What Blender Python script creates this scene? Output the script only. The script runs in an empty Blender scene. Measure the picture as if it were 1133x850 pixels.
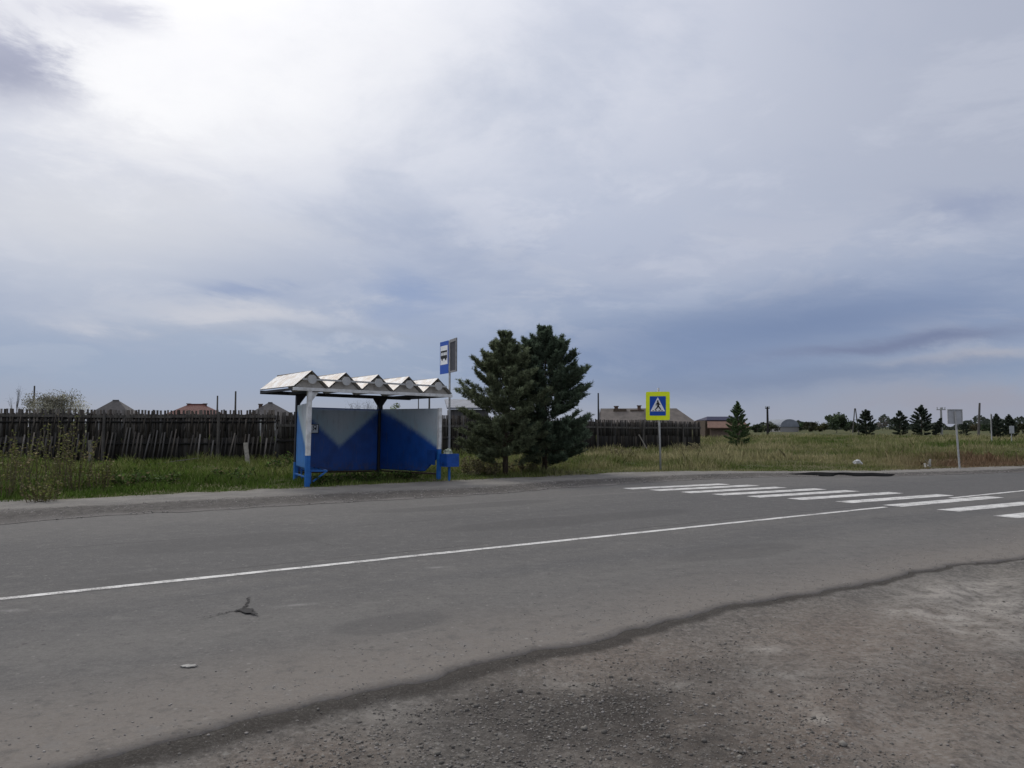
import bpy, bmesh, math, random
import numpy as np
from mathutils import Vector, Matrix, noise as mnoise

R = math.radians
random.seed(7)
rng = np.random.default_rng(11)
sc = bpy.context.scene
COL = sc.collection
CAMH = 1.6

# ------------------------------------------------------------------ node helpers
class S:
    """socket wrapper: arithmetic on shader sockets"""
    def __init__(s, nt, sock): s.nt = nt; s.k = sock
    def _m(s, op, b=None, c=None, clamp=False):
        n = s.nt.nodes.new('ShaderNodeMath'); n.operation = op; n.use_clamp = clamp
        for i, v in enumerate((s, b, c)):
            if v is None: continue
            if isinstance(v, S): s.nt.links.new(v.k, n.inputs[i])
            else: n.inputs[i].default_value = v
        return S(s.nt, n.outputs[0])
    def __add__(s, o): return s._m('ADD', o)
    def __radd__(s, o): return s._m('ADD', o)
    def __sub__(s, o): return s._m('SUBTRACT', o)
    def __rsub__(s, o): return (s * -1) + o
    def __mul__(s, o): return s._m('MULTIPLY', o)
    def __rmul__(s, o): return s._m('MULTIPLY', o)
    def __truediv__(s, o): return s._m('DIVIDE', o)
    def sq(s): return s * s
    def exp(s): return s._m('EXPONENT')
    def absv(s): return s._m('ABSOLUTE')
    def pw(s, e): return s._m('POWER', e)
    def clamp(s): return s._m('ADD', 0.0, clamp=True)
    def step(s, a, b):
        n = s.nt.nodes.new('ShaderNodeMapRange'); n.interpolation_type = 'SMOOTHSTEP'
        s.nt.links.new(s.k, n.inputs[0]); n.inputs[1].default_value = a; n.inputs[2].default_value = b
        n.inputs[3].default_value = 0; n.inputs[4].default_value = 1
        return S(s.nt, n.outputs[0])

def lin(c):
    return tuple(((v/255)/12.92 if v/255 <= .04045 else (((v/255)+.055)/1.055)**2.4) for v in c)

def mix(nt, f, a, b):
    n = nt.nodes.new('ShaderNodeMix'); n.data_type = 'RGBA'; n.clamp_factor = True
    if isinstance(f, S): nt.links.new(f.k, n.inputs[0])
    else: n.inputs[0].default_value = f
    for i, v in ((6, a), (7, b)):
        if isinstance(v, (tuple, list)): n.inputs[i].default_value = (*v[:3], 1)
        else: nt.links.new(v, n.inputs[i])
    return n.outputs[2]

def noi(nt, vec, scale, detail=4, rough=.55, dist=0.0):
    n = nt.nodes.new('ShaderNodeTexNoise'); n.inputs['Scale'].default_value = scale
    n.inputs['Detail'].default_value = detail; n.inputs['Roughness'].default_value = rough
    n.inputs['Distortion'].default_value = dist
    if vec is not None: nt.links.new(vec, n.inputs['Vector'])
    return S(nt, n.outputs[0])

def voro(nt, vec, scale, feat='F1', out='Distance'):
    n = nt.nodes.new('ShaderNodeTexVoronoi'); n.feature = feat; n.inputs['Scale'].default_value = scale
    nt.links.new(vec, n.inputs['Vector'])
    return S(nt, n.outputs[out])

def vmul(nt, vec, v):
    n = nt.nodes.new('ShaderNodeVectorMath'); n.operation = 'MULTIPLY'
    nt.links.new(vec, n.inputs[0]); n.inputs[1].default_value = v
    return n.outputs[0]

def coords(nt):
    return nt.nodes.new('ShaderNodeTexCoord').outputs['Object']

def attr(nt, name, out='Fac'):
    n = nt.nodes.new('ShaderNodeAttribute'); n.attribute_name = name
    return n.outputs[out]

def sepxyz(nt, vec):
    n = nt.nodes.new('ShaderNodeSeparateXYZ'); nt.links.new(vec, n.inputs[0])
    return [S(nt, o) for o in n.outputs]

def newmat(name):
    m = bpy.data.materials.new(name); m.use_nodes = True
    nt = m.node_tree
    return m, nt, nt.nodes['Principled BSDF']

def bump(nt, b, h, strength=.4, dist=.02):
    n = nt.nodes.new('ShaderNodeBump'); n.inputs['Strength'].default_value = strength
    n.inputs['Distance'].default_value = dist
    nt.links.new(h.k, n.inputs['Height']); nt.links.new(n.outputs[0], b.inputs['Normal'])

def M(name, c, rough=.7, var=.25, scale=6, c2=None, metal=0, bmp=0, stretch=None, spec=.3):
    m, nt, b = newmat(name)
    v = coords(nt)
    if stretch: v = vmul(nt, v, stretch)
    f = noi(nt, v, scale, 6, .6)
    if c2 is None: c2 = tuple(x*(1-var) for x in c)
    nt.links.new(mix(nt, f.step(.35, .68), c, c2), b.inputs['Base Color'])
    b.inputs['Roughness'].default_value = rough; b.inputs['Metallic'].default_value = metal
    b.inputs['Specular IOR Level'].default_value = spec
    if bmp: bump(nt, b, f, bmp)
    return m

def Mcol(name, rough=.8, transl=0.0, spec=.15):
    """colour from the mesh's own colour attribute (the natural colour of each blade or leaf)"""
    m, nt, b = newmat(name)
    c = attr(nt, 'Col', 'Color')
    nt.links.new(c, b.inputs['Base Color'])
    b.inputs['Roughness'].default_value = rough; b.inputs['Specular IOR Level'].default_value = spec
    if transl:
        t = nt.nodes.new('ShaderNodeBsdfTranslucent'); nt.links.new(c, t.inputs[0])
        x = nt.nodes.new('ShaderNodeMixShader'); x.inputs[0].default_value = transl
        nt.links.new(b.outputs[0], x.inputs[1]); nt.links.new(t.outputs[0], x.inputs[2])
        nt.links.new(x.outputs[0], nt.nodes['Material Output'].inputs[0])
    return m

# ------------------------------------------------------------------ object helpers
def tag(o, label=None, cat=None, group=None, kind=None):
    if label: o['label'] = label
    if cat: o['category'] = cat
    if group: o['group'] = group
    if kind: o['kind'] = kind
    return o

def empty(name, loc, rz=0, label=None, cat=None, group=None, ry=0):
    o = bpy.data.objects.new(name, None); COL.objects.link(o)
    o.empty_display_size = .2
    o.location = loc; o.rotation_euler = (0, ry, rz)
    return tag(o, label, cat, group)

def mesh_np(name, v, f, mats, parent=None, cols=None, fattr=None, smooth=False, loc=None):
    """v (N,3), f (M,k) with k 3 or 4"""
    v = np.asarray(v, dtype=np.float32); f = np.asarray(f, dtype=np.int32)
    me = bpy.data.meshes.new(name)
    me.vertices.add(len(v)); me.vertices.foreach_set('co', v.ravel())
    k = f.shape[1]
    me.loops.add(f.size); me.loops.foreach_set('vertex_index', f.ravel())
    me.polygons.add(len(f)); me.polygons.foreach_set('loop_start', np.arange(0, f.size, k, dtype=np.int32))
    if cols is not None:
        a = me.color_attributes.new('Col', 'FLOAT_COLOR', 'POINT')
        c = np.ones((len(v), 4), dtype=np.float32); c[:, :3] = cols
        a.data.foreach_set('color', c.ravel())
    for nm, arr in (fattr or {}).items():
        a = me.attributes.new(nm, 'FLOAT', 'POINT'); a.data.foreach_set('value', np.asarray(arr, dtype=np.float32))
    me.update(calc_edges=True); me.validate()
    if smooth: me.polygons.foreach_set('use_smooth', np.ones(len(f), dtype=bool))
    for m in (mats if isinstance(mats, (list, tuple)) else [mats]): me.materials.append(m)
    o = bpy.data.objects.new(name, me); COL.objects.link(o)
    if parent: o.parent = parent
    if loc is not None: o.location = loc
    return o

class MB:
    """collects shapes for ONE mesh"""
    def __init__(s): s.v = []; s.f = []; s.m = []
    def add(s, vs, fs, mi=0):
        k = len(s.v); s.v += [tuple(p) for p in vs]
        s.f += [tuple(i+k for i in f) for f in fs]; s.m += [mi]*len(fs)
        return s
    def beam(s, a, b, w, h, up=(0, 0, 1), mi=0):
        """box running from a to b, w across, h along up"""
        a = Vector(a); b = Vector(b); d = (b-a).normalized(); up = Vector(up)
        if abs(d.dot(up)) > .98: up = Vector((0, 1, 0))
        x = d.cross(up).normalized(); y = x.cross(d).normalized()
        vs = []
        for p in (a, b):
            for i, j in ((-1, -1), (1, -1), (1, 1), (-1, 1)): vs.append(p + x*(i*w/2) + y*(j*h/2))
        return s.add(vs, [(0, 3, 2, 1), (4, 5, 6, 7), (0, 1, 5, 4), (1, 2, 6, 5), (2, 3, 7, 6), (3, 0, 4, 7)], mi)
    def box(s, c, d, rz=0, mi=0):
        cx, cy, cz = c; hx, hy, hz = d[0]/2, d[1]/2, d[2]/2
        co, si = math.cos(rz), math.sin(rz)
        vs = [(cx+co*x*hx-si*y*hy, cy+si*x*hx+co*y*hy, cz+z*hz) for z in (-1, 1) for x, y in ((-1, -1), (1, -1), (1, 1), (-1, 1))]
        return s.add(vs, [(0, 3, 2, 1), (4, 5, 6, 7), (0, 1, 5, 4), (1, 2, 6, 5), (2, 3, 7, 6), (3, 0, 4, 7)], mi)
    def tube(s, pts, rads, n=8, mi=0, caps=True):
        pts = [Vector(p) for p in pts]; rings = []
        for i, p in enumerate(pts):
            d = (pts[min(i+1, len(pts)-1)]-pts[max(i-1, 0)])
            d = d.normalized() if d.length > 1e-9 else Vector((0, 0, 1))
            u = Vector((0, 0, 1)) if abs(d.z) < .9 else Vector((1, 0, 0))
            x = d.cross(u).normalized(); y = d.cross(x).normalized()
            r = rads[i] if isinstance(rads, (list, tuple)) else rads
            rings.append([p + x*(r*math.cos(2*math.pi*k/n)) + y*(r*math.sin(2*math.pi*k/n)) for k in range(n)])
        vs = [q for rg in rings for q in rg]; fs = []
        for i in range(len(pts)-1):
            for k in range(n):
                fs.append((i*n+k, i*n+(k+1) % n, (i+1)*n+(k+1) % n, (i+1)*n+k))
        if caps: fs += [tuple(range(n))[::-1], tuple(range((len(pts)-1)*n, len(pts)*n))]
        return s.add(vs, fs, mi)
    def prism(s, poly, org, ax, ay, an, t, mi=0):
        """2D polygon in plane (ax, ay) at org, extruded t along an"""
        org = Vector(org); ax = Vector(ax); ay = Vector(ay); an = Vector(an)
        n = len(poly)
        vs = [org+ax*x+ay*y for x, y in poly] + [org+ax*x+ay*y+an*t for x, y in poly]
        fs = [tuple(range(n))[::-1], tuple(range(n, 2*n))] + [(i, (i+1) % n, n+(i+1) % n, n+i) for i in range(n)]
        return s.add(vs, fs, mi)
    def build(s, name, mats, parent=None, smooth=False, bevel=0):
        me = bpy.data.meshes.new(name); me.from_pydata(s.v, [], s.f)
        for m in (mats if isinstance(mats, (list, tuple)) else [mats]): me.materials.append(m)
        me.polygons.foreach_set('material_index', s.m)
        bm = bmesh.new(); bm.from_mesh(me)
        bmesh.ops.recalc_face_normals(bm, faces=bm.faces)
        if bevel: bmesh.ops.bevel(bm, geom=bm.edges[:], offset=bevel, segments=2, affect='EDGES', profile=.6)
        bm.to_mesh(me); bm.free()
        if smooth: me.polygons.foreach_set('use_smooth', [True]*len(me.polygons))
        o = bpy.data.objects.new(name, me); COL.objects.link(o)
        if parent: o.parent = parent
        return o

def circ(cx, cy, r, n=24): return [(cx+r*math.cos(2*math.pi*i/n), cy+r*math.sin(2*math.pi*i/n)) for i in range(n)]

# ------------------------------------------------------------------ site measures
TH = R(34.5); UX, UY = math.cos(TH), math.sin(TH)       # the road runs along u, n counts away from the viewer across it
def sn(x, y): return x*UX+y*UY, -x*UY+y*UX
def xy(s, n): return s*UX-n*UY, s*UY+n*UX
near_s = [-200, .3, .8, 1.5, 2.1, 2.5, 2.9, 3.2, 3.9, 4.8, 5.6, 6.5, 7.4, 8.7, 9.5, 10.6, 14, 300]
near_n = [4.35, 4.36, 4.45, 4.5, 4.56, 4.53, 4.63, 4.66, 4.6, 4.72, 4.75, 4.71, 4.69, 4.74, 4.63, 4.46, 4.5, 4.5]
bot_s = [-200, 0, 2, 5.6, 10.6, 13.7, 17.5, 21.0, 23, 24.8, 30.2, 300]
bot_n = [15.3, 15.3, 15.8, 15.7, 15.7, 16.3, 16.4, 16.0, 15.0, 13.9, 12.6, 12.5]
top_n = [17.2, 17.3, 17.25, 17.3, 16.9, 17.6, 17.6, 17.2, 16.2, 14.6, 13.3, 13.2]
grs_s = [-200, 4, 11, 19.5, 21.5, 22.9, 26.4, 29.8, 33.5, 300]
grs_n = [19.35, 19.1, 19.3, 19.3, 18.2, 17.1, 15.3, 14.7, 14.0, 13.9]
def NE(s): return np.interp(s, near_s, near_n)
def NB(s): return np.interp(s, bot_s, bot_n)
def NT(s): return np.interp(s, bot_s, top_n)
def NG(s): return np.interp(s, grs_s, grs_n)
def wob(x, y):
    return (.05*np.sin(x*.55+1.3*np.sin(y*.23))*np.sin(y*.41+.7) + .035*np.sin(x*1.3+y*.9)*np.sin(y*1.1-x*.3))
def gz(x, y):
    x = np.asarray(x, float); y = np.asarray(y, float)
    s, n = sn(x, y)
    d = n-NG(s)
    k = np.clip(d/5, 0, 1)
    z = .045 + k*(wob(x, y)+.03) + np.clip((np.hypot(x, y)-25)/40, 0, 1)*.06*np.sin(x*.16+2)*np.sin(y*.13)
    return np.where(d > -.6, z, -.12)
def gz1(x, y): return float(gz(x, y))

F0 = 870.0; PITCH = math.atan(47/870)
def ground_pt(px, py, z=0.0):
    a = (px-566.5)/F0; b = (425-py)/F0
    y = math.cos(PITCH)-b*math.sin(PITCH); zz = math.sin(PITCH)+b*math.cos(PITCH)
    t = (z-CAMH)/zz
    return a*t, y*t
def X(px, d): return (px-566.5)/F0*d              # lateral place of something seen at depth d
def Z(py, d): return CAMH+(472-py)/F0*d           # its height

# ------------------------------------------------------------------ materials
m_white = M('white_paint', (.74, .74, .72), .5, c2=(.52, .51, .48), scale=5)
m_roof = M('weathered_white_roof', (.80, .79, .76), .75, c2=(.60, .52, .43), scale=5, stretch=(1, 1, .6))
m_under = M('brown_roof_underside', (.52, .48, .42), .85, .3, 5)
m_blue = M('blue_paint', (.022, .14, .44), .45, .2, 6)
m_binblue = M('bin_blue_paint', (.010, .075, .34), .5, .25, 8)
m_dblue = M('dark_blue_paint', (.012, .06, .25), .45, .2, 6)
m_dark = M('dark_steel_and_shade', (.035, .035, .04), .6, .3, 8)
m_brown = M('brown_rust_rail', (.06, .04, .03), .75, .4, 12)
m_galv = M('grey_steel', (.42, .42, .41), .5, .25, 10, metal=.0)
m_discs = M('grey_disc_paint', (.5, .5, .48), .6, .2, 6)
m_blk = M('black_paint', (.012, .012, .012), .6, .1, 6)
m_signblue = M('sign_blue', (.008, .075, .42), .4, .08, 5)
m_signwhite = M('sign_white', (.80, .81, .82), .4, .06, 5)
m_yel = M('fluorescent_yellow', (.84, .95, .02), .5, .08, 5)
m_signback = M('sign_back', (.055, .055, .06), .6, .3, 12)
m_palegrey = M('pale_grey_sheet', (.40, .41, .42), .5, .15, 6)
m_bark = M('pine_bark', (.09, .065, .045), .9, .5, 30, bmp=.6, stretch=(1, 1, .3))
m_greybark = M('grey_bark', (.13, .12, .10), .9, .4, 20, bmp=.4)
m_wood = M('weathered_wood', (.11, .10, .088), .9, c2=(.05, .045, .04), scale=12, stretch=(1, 1, .15), bmp=.3)
m_polewood = M('pole_wood', (.13, .12, .11), .9, .45, 9, stretch=(1, 1, .1))
m_concrete = M('pole_concrete', (.34, .34, .33), .85, .2, 6)
m_needle = Mcol('pine_needles', .75, .28, .12)
m_leaf = Mcol('leaves', .75, .3, .15)
m_grass = Mcol('grass_blades', .8, .3, .1)
m_boards = Mcol('fence_boards', .9, 0, .1)
m_stone = Mcol('stones', .9, 0, .15)
m_litter = M('white_litter', (.52, .52, .51), .6, .2, 20)

def paint_wall(name, white, blue):
    m, nt, b = newmat(name)
    v = coords(nt)
    d = S(nt, attr(nt, 'edge'))
    n1 = noi(nt, v, 7, 5, .6); n2 = noi(nt, v, 40, 3)
    f = (d + (n1-.5)*.10 + (n2-.5)*.05).step(-.08, .12)
    g = (d + (n1-.5)*.25).step(-.02, .6)
    wht = mix(nt, g, tuple(.55*a+.45*c for a, c in zip((white[0]*.55, white[1]*.85, white[2]*.95), white)), white)
    wht = mix(nt, noi(nt, vmul(nt, v, (1, 1, .35)), 5, 6, .65).step(.5, .75), wht, tuple(x*.78 for x in white))
    bl = mix(nt, noi(nt, v, 3, 5).step(.4, .7), blue, tuple(x*.75 for x in blue))
    fin = mix(nt, f, bl, wht)
    xx, yy, zz_ = sepxyz(nt, v)
    fin = mix(nt, (1-zz_.step(.35, .75))*noi(nt, v, 9, 5, .7).step(.42, .6)*.5, fin, (.07, .06, .05))
    fin = mix(nt, noi(nt, vmul(nt, v, (6, 6, .5)), 3, 5, .7).step(.56, .7)*.4, fin, (.16, .13, .10))
    nt.links.new(fin, b.inputs['Base Color'])
    b.inputs['Roughness'].default_value = .5
    bump(nt, b, n1*1.0+n2*.15, .15, .02)
    return m
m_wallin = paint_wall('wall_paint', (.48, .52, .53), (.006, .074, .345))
m_wall_sunlit = paint_wall('sunlit_wall_paint', (.66, .68, .68), (.035, .20, .55))  # lighter copy of the wall paint: brightness of the sunlit side put into colour

def asphalt():
    m, nt, b = newmat('asphalt')
    v = coords(nt); x, y, z = sepxyz(nt, v)
    s = x*UX+y*UY; n = y*UX-x*UY
    c = nt.nodes.new('ShaderNodeCombineXYZ')
    nt.links.new((s*.10).k, c.inputs[0]); nt.links.new(n.k, c.inputs[1]); sv = c.outputs[0]
    big = noi(nt, v, .42, 6, .6); streak = noi(nt, sv, 1.6, 6, .6); med = noi(nt, v, 5, 6, .7); sm = noi(nt, v, 17, 5, .75); fine = noi(nt, v, 48, 4, .8)
    dn = n + (big-.5)*1.5 + (med-.5)*.6
    dust = 1 - dn.step(4.5, 6.4)
    base = mix(nt, big.step(.3, .72), (.084, .080, .076), (.114, .108, .101))
    lane = streak.step(.38, .68)*.7 + ((n-7.5).sq()*-3).exp()*.35 + ((n-12.0).sq()*-2).exp()*.3
    base = mix(nt, lane.clamp()*.75, base, (.066, .065, .065))
    base = mix(nt, ((n-6.5).sq()*-5).exp()*streak.step(.3, .6)*.5, base, (.135, .126, .114))
    base = mix(nt, dn.step(8.6, 9.3)*.7, base, (.068, .066, .065))
    base = mix(nt, ((n-13.4).sq()*-1.2).exp()*.45*big.step(.35, .6), base, (.110, .104, .097))
    base = mix(nt, ((n-8.9).absv()*-1.2+1).clamp()*streak.step(.5, .7)*.5, base, (.062, .06, .059))
    base = mix(nt, (dust*(.35+med*1.0)).clamp()*.9, base, (.172, .150, .128))
    base = mix(nt, dn.step(12.8, 15.6)*.45, base, (.125, .117, .108))
    base = mix(nt, med.step(.5, .68)*.45, base, (.060, .058, .056))
    base = mix(nt, (1-med).step(.52, .68)*.4, base, (.150, .142, .132))
    base = mix(nt, sm.step(.5, .66)*.3, base, (.056, .054, .052))
    base = mix(nt, (1-sm).step(.5, .66)*.26, base, (.150, .142, .132))
    base = mix(nt, fine.step(.5, .66)*.4, base, (.19, .18, .166))
    # small pits and stone chips, more of them where the surface is worn
    for sc_, rad, lo, colr, dens, amt in ((7.0, .15, .55, (.040, .038, .036), .9, .75), (12.0, .2, .5, (.045, .043, .041), 1.7, .6), (9.0, .14, .60, (.26, .245, .225), 1.3, .6), (15.0, .2, .55, (.23, .215, .2), 2.1, .5)):
        vv = nt.nodes.new('ShaderNodeTexVoronoi'); vv.inputs['Scale'].default_value = sc_; nt.links.new(v, vv.inputs['Vector'])
        cs = nt.nodes.new('ShaderNodeSeparateColor'); nt.links.new(vv.outputs['Color'], cs.inputs[0])
        pick = S(nt, cs.outputs[0]).step(lo, lo+.35)
        f = (1-S(nt, vv.outputs['Distance']).step(rad*.6, rad*1.2))*pick*noi(nt, v, dens, 3).step(.40, .60)
        base = mix(nt, f*amt, base, colr)
    wv = n+(noi(nt, v, 1.3, 4)-.5)*.18
    seam = 1-((wv-9.16).absv()).step(.006, .03)
    base = mix(nt, seam*noi(nt, sv, 3).step(.4, .6)*.8, base, (.04, .038, .037))
    seam2 = 1-((wv-12.0).absv()).step(.008, .05)
    base = mix(nt, seam2*noi(nt, sv, 2).step(.45, .6)*.6, base, (.045, .043, .041))
    seam3 = 1-((wv-14.2).absv()).step(.01, .09)
    base = mix(nt, seam3*noi(nt, sv, 2.6).step(.42, .6)*.6, base, (.15, .142, .133))
    w2 = s+(noi(nt, v, .7, 5)-.5)*1.4
    tc = 1-((w2._m('MODULO', 9.0)-4.1).absv()).step(.006, .035)
    base = mix(nt, tc*noi(nt, v, .35).step(.48, .6)*.6, base, (.04, .038, .037))
    for (px_, py_, rs_, rn_, am) in ((640, 575, 2.6, .55, .45), (250, 600, 1.6, .7, .35), (430, 690, .5, .3, .35), (150, 640, .8, .35, .3), (820, 610, 1.2, .45, .35), (520, 560, 2.2, .5, .4)):
        c_ = ground_pt(px_, py_); s0, n0 = sn(*c_)
        q = ((s-s0)/rs_).sq()+((n-n0)/rn_).sq()+(med-.5)*2.2+(big-.5)*2
        base = mix(nt, (1-q.step(.7, 1.15))*am, base, (.052, .050, .049))
    # worn remains of older paint
    for (p0, p1, wd_) in (((296, 672.5), (356, 667), .045), ((468, 629), (505, 626.6), .06), ((-10, 676.6), (34, 674.4), .06)):
        a_ = ground_pt(*p0); b_ = ground_pt(*p1); sa, na = sn(*a_); sb, nb_ = sn(*b_)
        f = ((s-(sa+sb)/2)/(abs(sb-sa)/2)).sq(); g = ((n+(s-sa)*(-(nb_-na)/(sb-sa))-na)/wd_).sq()
        base = mix(nt, (1-f).clamp()*((g*-1).exp())*med.step(.35, .6)*.5, base, (.26, .25, .235))
    nt.links.new(base, b.inputs['Base Color'])
    b.inputs['Roughness'].default_value = .9; b.inputs['Specular IOR Level'].default_value = .2
    bump(nt, b, fine*.6+sm*.8+med*.5, .5, .015)
    return m
m_asph = asphalt()

def lotmat():
    m, nt, b = newmat('dusty_gravel')
    v = coords(nt); x, y, z = sepxyz(nt, v)
    ed = S(nt, attr(nt, 'edge')); damp = S(nt, attr(nt, 'damp')); pale = S(nt, attr(nt, 'pale')); red = S(nt, attr(nt, 'red'))
    big = noi(nt, v, .8, 6, .6); med = noi(nt, v, 6, 6, .7); sm = noi(nt, v, 21, 5, .75); fine = noi(nt, v, 70, 4, .8)
    base = mix(nt, big.step(.35, .68), (.150, .137, .121), (.104, .097, .089))
    base = mix(nt, red*.7, base, (.185, .140, .108))
    base = mix(nt, med.step(.48, .66)*.5, base, (.082, .075, .068))
    base = mix(nt, (1-med).step(.5, .66)*.5, base, (.185, .171, .152))
    base = mix(nt, (pale*(.5+med*1.0)).clamp()*.95, base, (.33, .305, .27))
    base = mix(nt, (damp*(.75+med*.9)).clamp()*.95, base, (.036, .031, .027))
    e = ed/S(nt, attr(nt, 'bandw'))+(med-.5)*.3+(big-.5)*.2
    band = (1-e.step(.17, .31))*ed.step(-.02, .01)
    base = mix(nt, sm.step(.5, .64)*.55, base, (.060, .055, .050))
    base = mix(nt, (1-sm).step(.5, .64)*.45*(1-damp*.8), base, (.24, .222, .20))
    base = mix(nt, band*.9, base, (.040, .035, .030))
    for sc_, rad, lo, colr, amt in ((16.0, .32, .45, (.20, .19, .172), .6), (24.0, .34, .5, (.05, .047, .043), .6), (34.0, .36, .45, (.25, .235, .21), .5), (30.0, .36, .5, (.045, .042, .039), .6)):
        vv = nt.nodes.new('ShaderNodeTexVoronoi'); vv.inputs['Scale'].default_value = sc_; nt.links.new(v, vv.inputs['Vector'])
        cs = nt.nodes.new('ShaderNodeSeparateColor'); nt.links.new(vv.outputs['Color'], cs.inputs[0])
        f = (1-S(nt, vv.outputs['Distance']).step(rad*.6, rad))*S(nt, cs.outputs[0]).step(lo, lo+.4)*noi(nt, v, 1.7, 3).step(.36, .62)
        base = mix(nt, f*amt*(1-band*.75), base, colr)
    base = mix(nt, fine.step(.5, .66)*.35, base, (.19, .18, .162))
    nt.links.new(base, b.inputs['Base Color'])
    b.inputs['Roughness'].default_value = .95; b.inputs['Specular IOR Level'].default_value = .12
    bump(nt, b, fine*.7+sm*.9+med*.7, .7, .02)
    return m
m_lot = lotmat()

def shouldermat():
    m, nt, b = newmat('shoulder_gravel')
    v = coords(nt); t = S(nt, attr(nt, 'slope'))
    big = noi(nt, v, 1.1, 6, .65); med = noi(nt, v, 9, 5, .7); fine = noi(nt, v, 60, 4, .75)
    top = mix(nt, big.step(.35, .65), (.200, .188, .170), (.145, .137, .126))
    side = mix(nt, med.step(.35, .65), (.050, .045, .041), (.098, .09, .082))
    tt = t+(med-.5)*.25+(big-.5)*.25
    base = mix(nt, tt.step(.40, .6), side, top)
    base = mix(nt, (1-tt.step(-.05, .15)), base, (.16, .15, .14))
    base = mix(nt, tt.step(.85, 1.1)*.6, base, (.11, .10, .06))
    base = mix(nt, (1-voro(nt, v, 14).step(.1, .3))*.4, base, (.07, .065, .06))
    base = mix(nt, fine.step(.5, .75)*.45, base, (.27, .25, .23))
    nt.links.new(base, b.inputs['Base Color']); b.inputs['Roughness'].default_value = .95
    b.inputs['Specular IOR Level'].default_value = .15
    bump(nt, b, fine+med*.8, .6, .03)
    return m
m_shoulder = shouldermat()

def groundmat():
    m, nt, b = newmat('meadow_soil')
    v = coords(nt); x, y, z = sepxyz(nt, v)
    a = noi(nt, v, .12, 6, .6); c = noi(nt, v, 1.4, 6, .65); f = noi(nt, v, 12, 4, .7)
    base = mix(nt, a.step(.38, .62), (.050, .062, .020), (.085, .078, .036))
    base = mix(nt, c.step(.45, .7)*.6, base, (.035, .042, .016))
    base = mix(nt, f.step(.5, .75)*.5, base, (.11, .098, .055))
    red = ((x-19.5).sq()*-.03 - (y-35).sq()*.012).exp()*c.step(.25, .6)
    base = mix(nt, red*.8, base, (.12, .075, .05))
    nt.links.new(base, b.inputs['Base Color']); b.inputs['Roughness'].default_value = .95
    b.inputs['Specular IOR Level'].default_value = .1
    bump(nt, b, c+f*.4, .6, .1)
    return m
m_ground = groundmat()

def markmat():
    m, nt, b = newmat('road_paint')
    v = coords(nt)
    f = noi(nt, v, 3.5, 7, .7); g = noi(nt, v, 50, 3, .75)
    base = mix(nt, (f*.6+g*.5).step(.46, .68), (.55, .54, .515), (.30, .29, .272))
    base = mix(nt, (g*.55+f*.55).step(.56, .66)*.85, base, (.10, .096, .092))
    nt.links.new(base, b.inputs['Base Color']); b.inputs['Roughness'].default_value = .8
    return m
m_mark = markmat()

# ------------------------------------------------------------------ ground, road, shoulder, lot
def grid(u, v): # indices of quads for a (len(u), len(v)) grid
    a = np.arange(len(u)*len(v)).reshape(len(u), len(v))
    return np.stack([a[:-1, :-1], a[1:, :-1], a[1:, 1:], a[:-1, 1:]], -1).reshape(-1, 4)

rr = np.concatenate([[.5], np.geomspace(2, 120, 190), np.geomspace(126, 4000, 50)])
aa = np.linspace(0, 2*math.pi, 481)
RR, AA = np.meshgrid(rr, aa, indexing='ij')
gx, gy = RR*np.sin(AA), RR*np.cos(AA)
zz = gz(gx, gy)
o = mesh_np('ground', np.stack([gx, gy, zz], -1).reshape(-1, 3), grid(rr, aa)[:, ::-1], m_ground, smooth=True)
tag(o, 'grassy meadow ground stretching to the horizon', 'ground', kind='structure')

def smooth_noise(n, k):
    a = rng.normal(size=n); w = np.hanning(k); w /= w.sum()
    return np.convolve(a, w, 'same')
# road slab: irregular near edge, skirt down to the gravel
ss = np.concatenate([np.linspace(-200, -6, 60)[:-1], np.arange(-6, 34, .06), np.linspace(34, 400, 90)])
jag = smooth_noise(len(ss), 5)*.022 + smooth_noise(len(ss), 11)*.05 + smooth_noise(len(ss), 40)*.08
edge_n = NE(ss)+jag
tt = np.array([-1, 0, .01, .03, .07, .15, .3, .5, .7, .9, 1.0])
V = []
for i, s_ in enumerate(ss):
    e, f_ = edge_n[i], float(NB(s_))+.25
    for t_ in tt:
        if t_ < 0: n_ = e-.02; z_ = -.05
        else: n_ = e+(f_-e)*t_; z_ = -.006 if t_ == 0 else 0.0
        x_, y_ = xy(s_, n_); V.append((x_, y_, z_))
o = mesh_np('road', V, grid(ss, tt), m_asph)
tag(o, 'worn grey asphalt road', 'road', kind='structure')

# far shoulder: dark gravelly slope, pale flat top, ends in the grass
ss2 = np.concatenate([np.linspace(-200, -8, 60)[:-1], np.arange(-8, 40, .15), np.linspace(40, 400, 80)])
tt2 = np.linspace(0, 1, 15)
V = []; A = []
j1 = smooth_noise(len(ss2), 7)*.12; j2 = smooth_noise(len(ss2), 7)*.25
for i, s_ in enumerate(ss2):
    nb, nt_, ng = float(NB(s_))+j1[i], float(NT(s_)), float(NG(s_))+.35+j2[i]
    for t_ in tt2:
        if t_ < .5: n_ = nb+(nt_-nb)*t_*2; z_ = .006+.06*min(1, t_*2.3)**.8
        else: n_ = nt_+(ng-nt_)*(t_-.5)*2; z_ = .066-.01*(t_-.5)
        x_, y_ = xy(s_, n_)
        z_ += (.018*mnoise.noise((x_*2.2, y_*2.2, 1)) if 0 < t_ else 0)
        V.append((x_, y_, max(z_, .005))); A.append(t_)
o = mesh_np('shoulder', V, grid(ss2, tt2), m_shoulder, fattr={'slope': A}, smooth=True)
tag(o, 'raised gravel shoulder along the far side of the road', 'shoulder', kind='structure')

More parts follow.
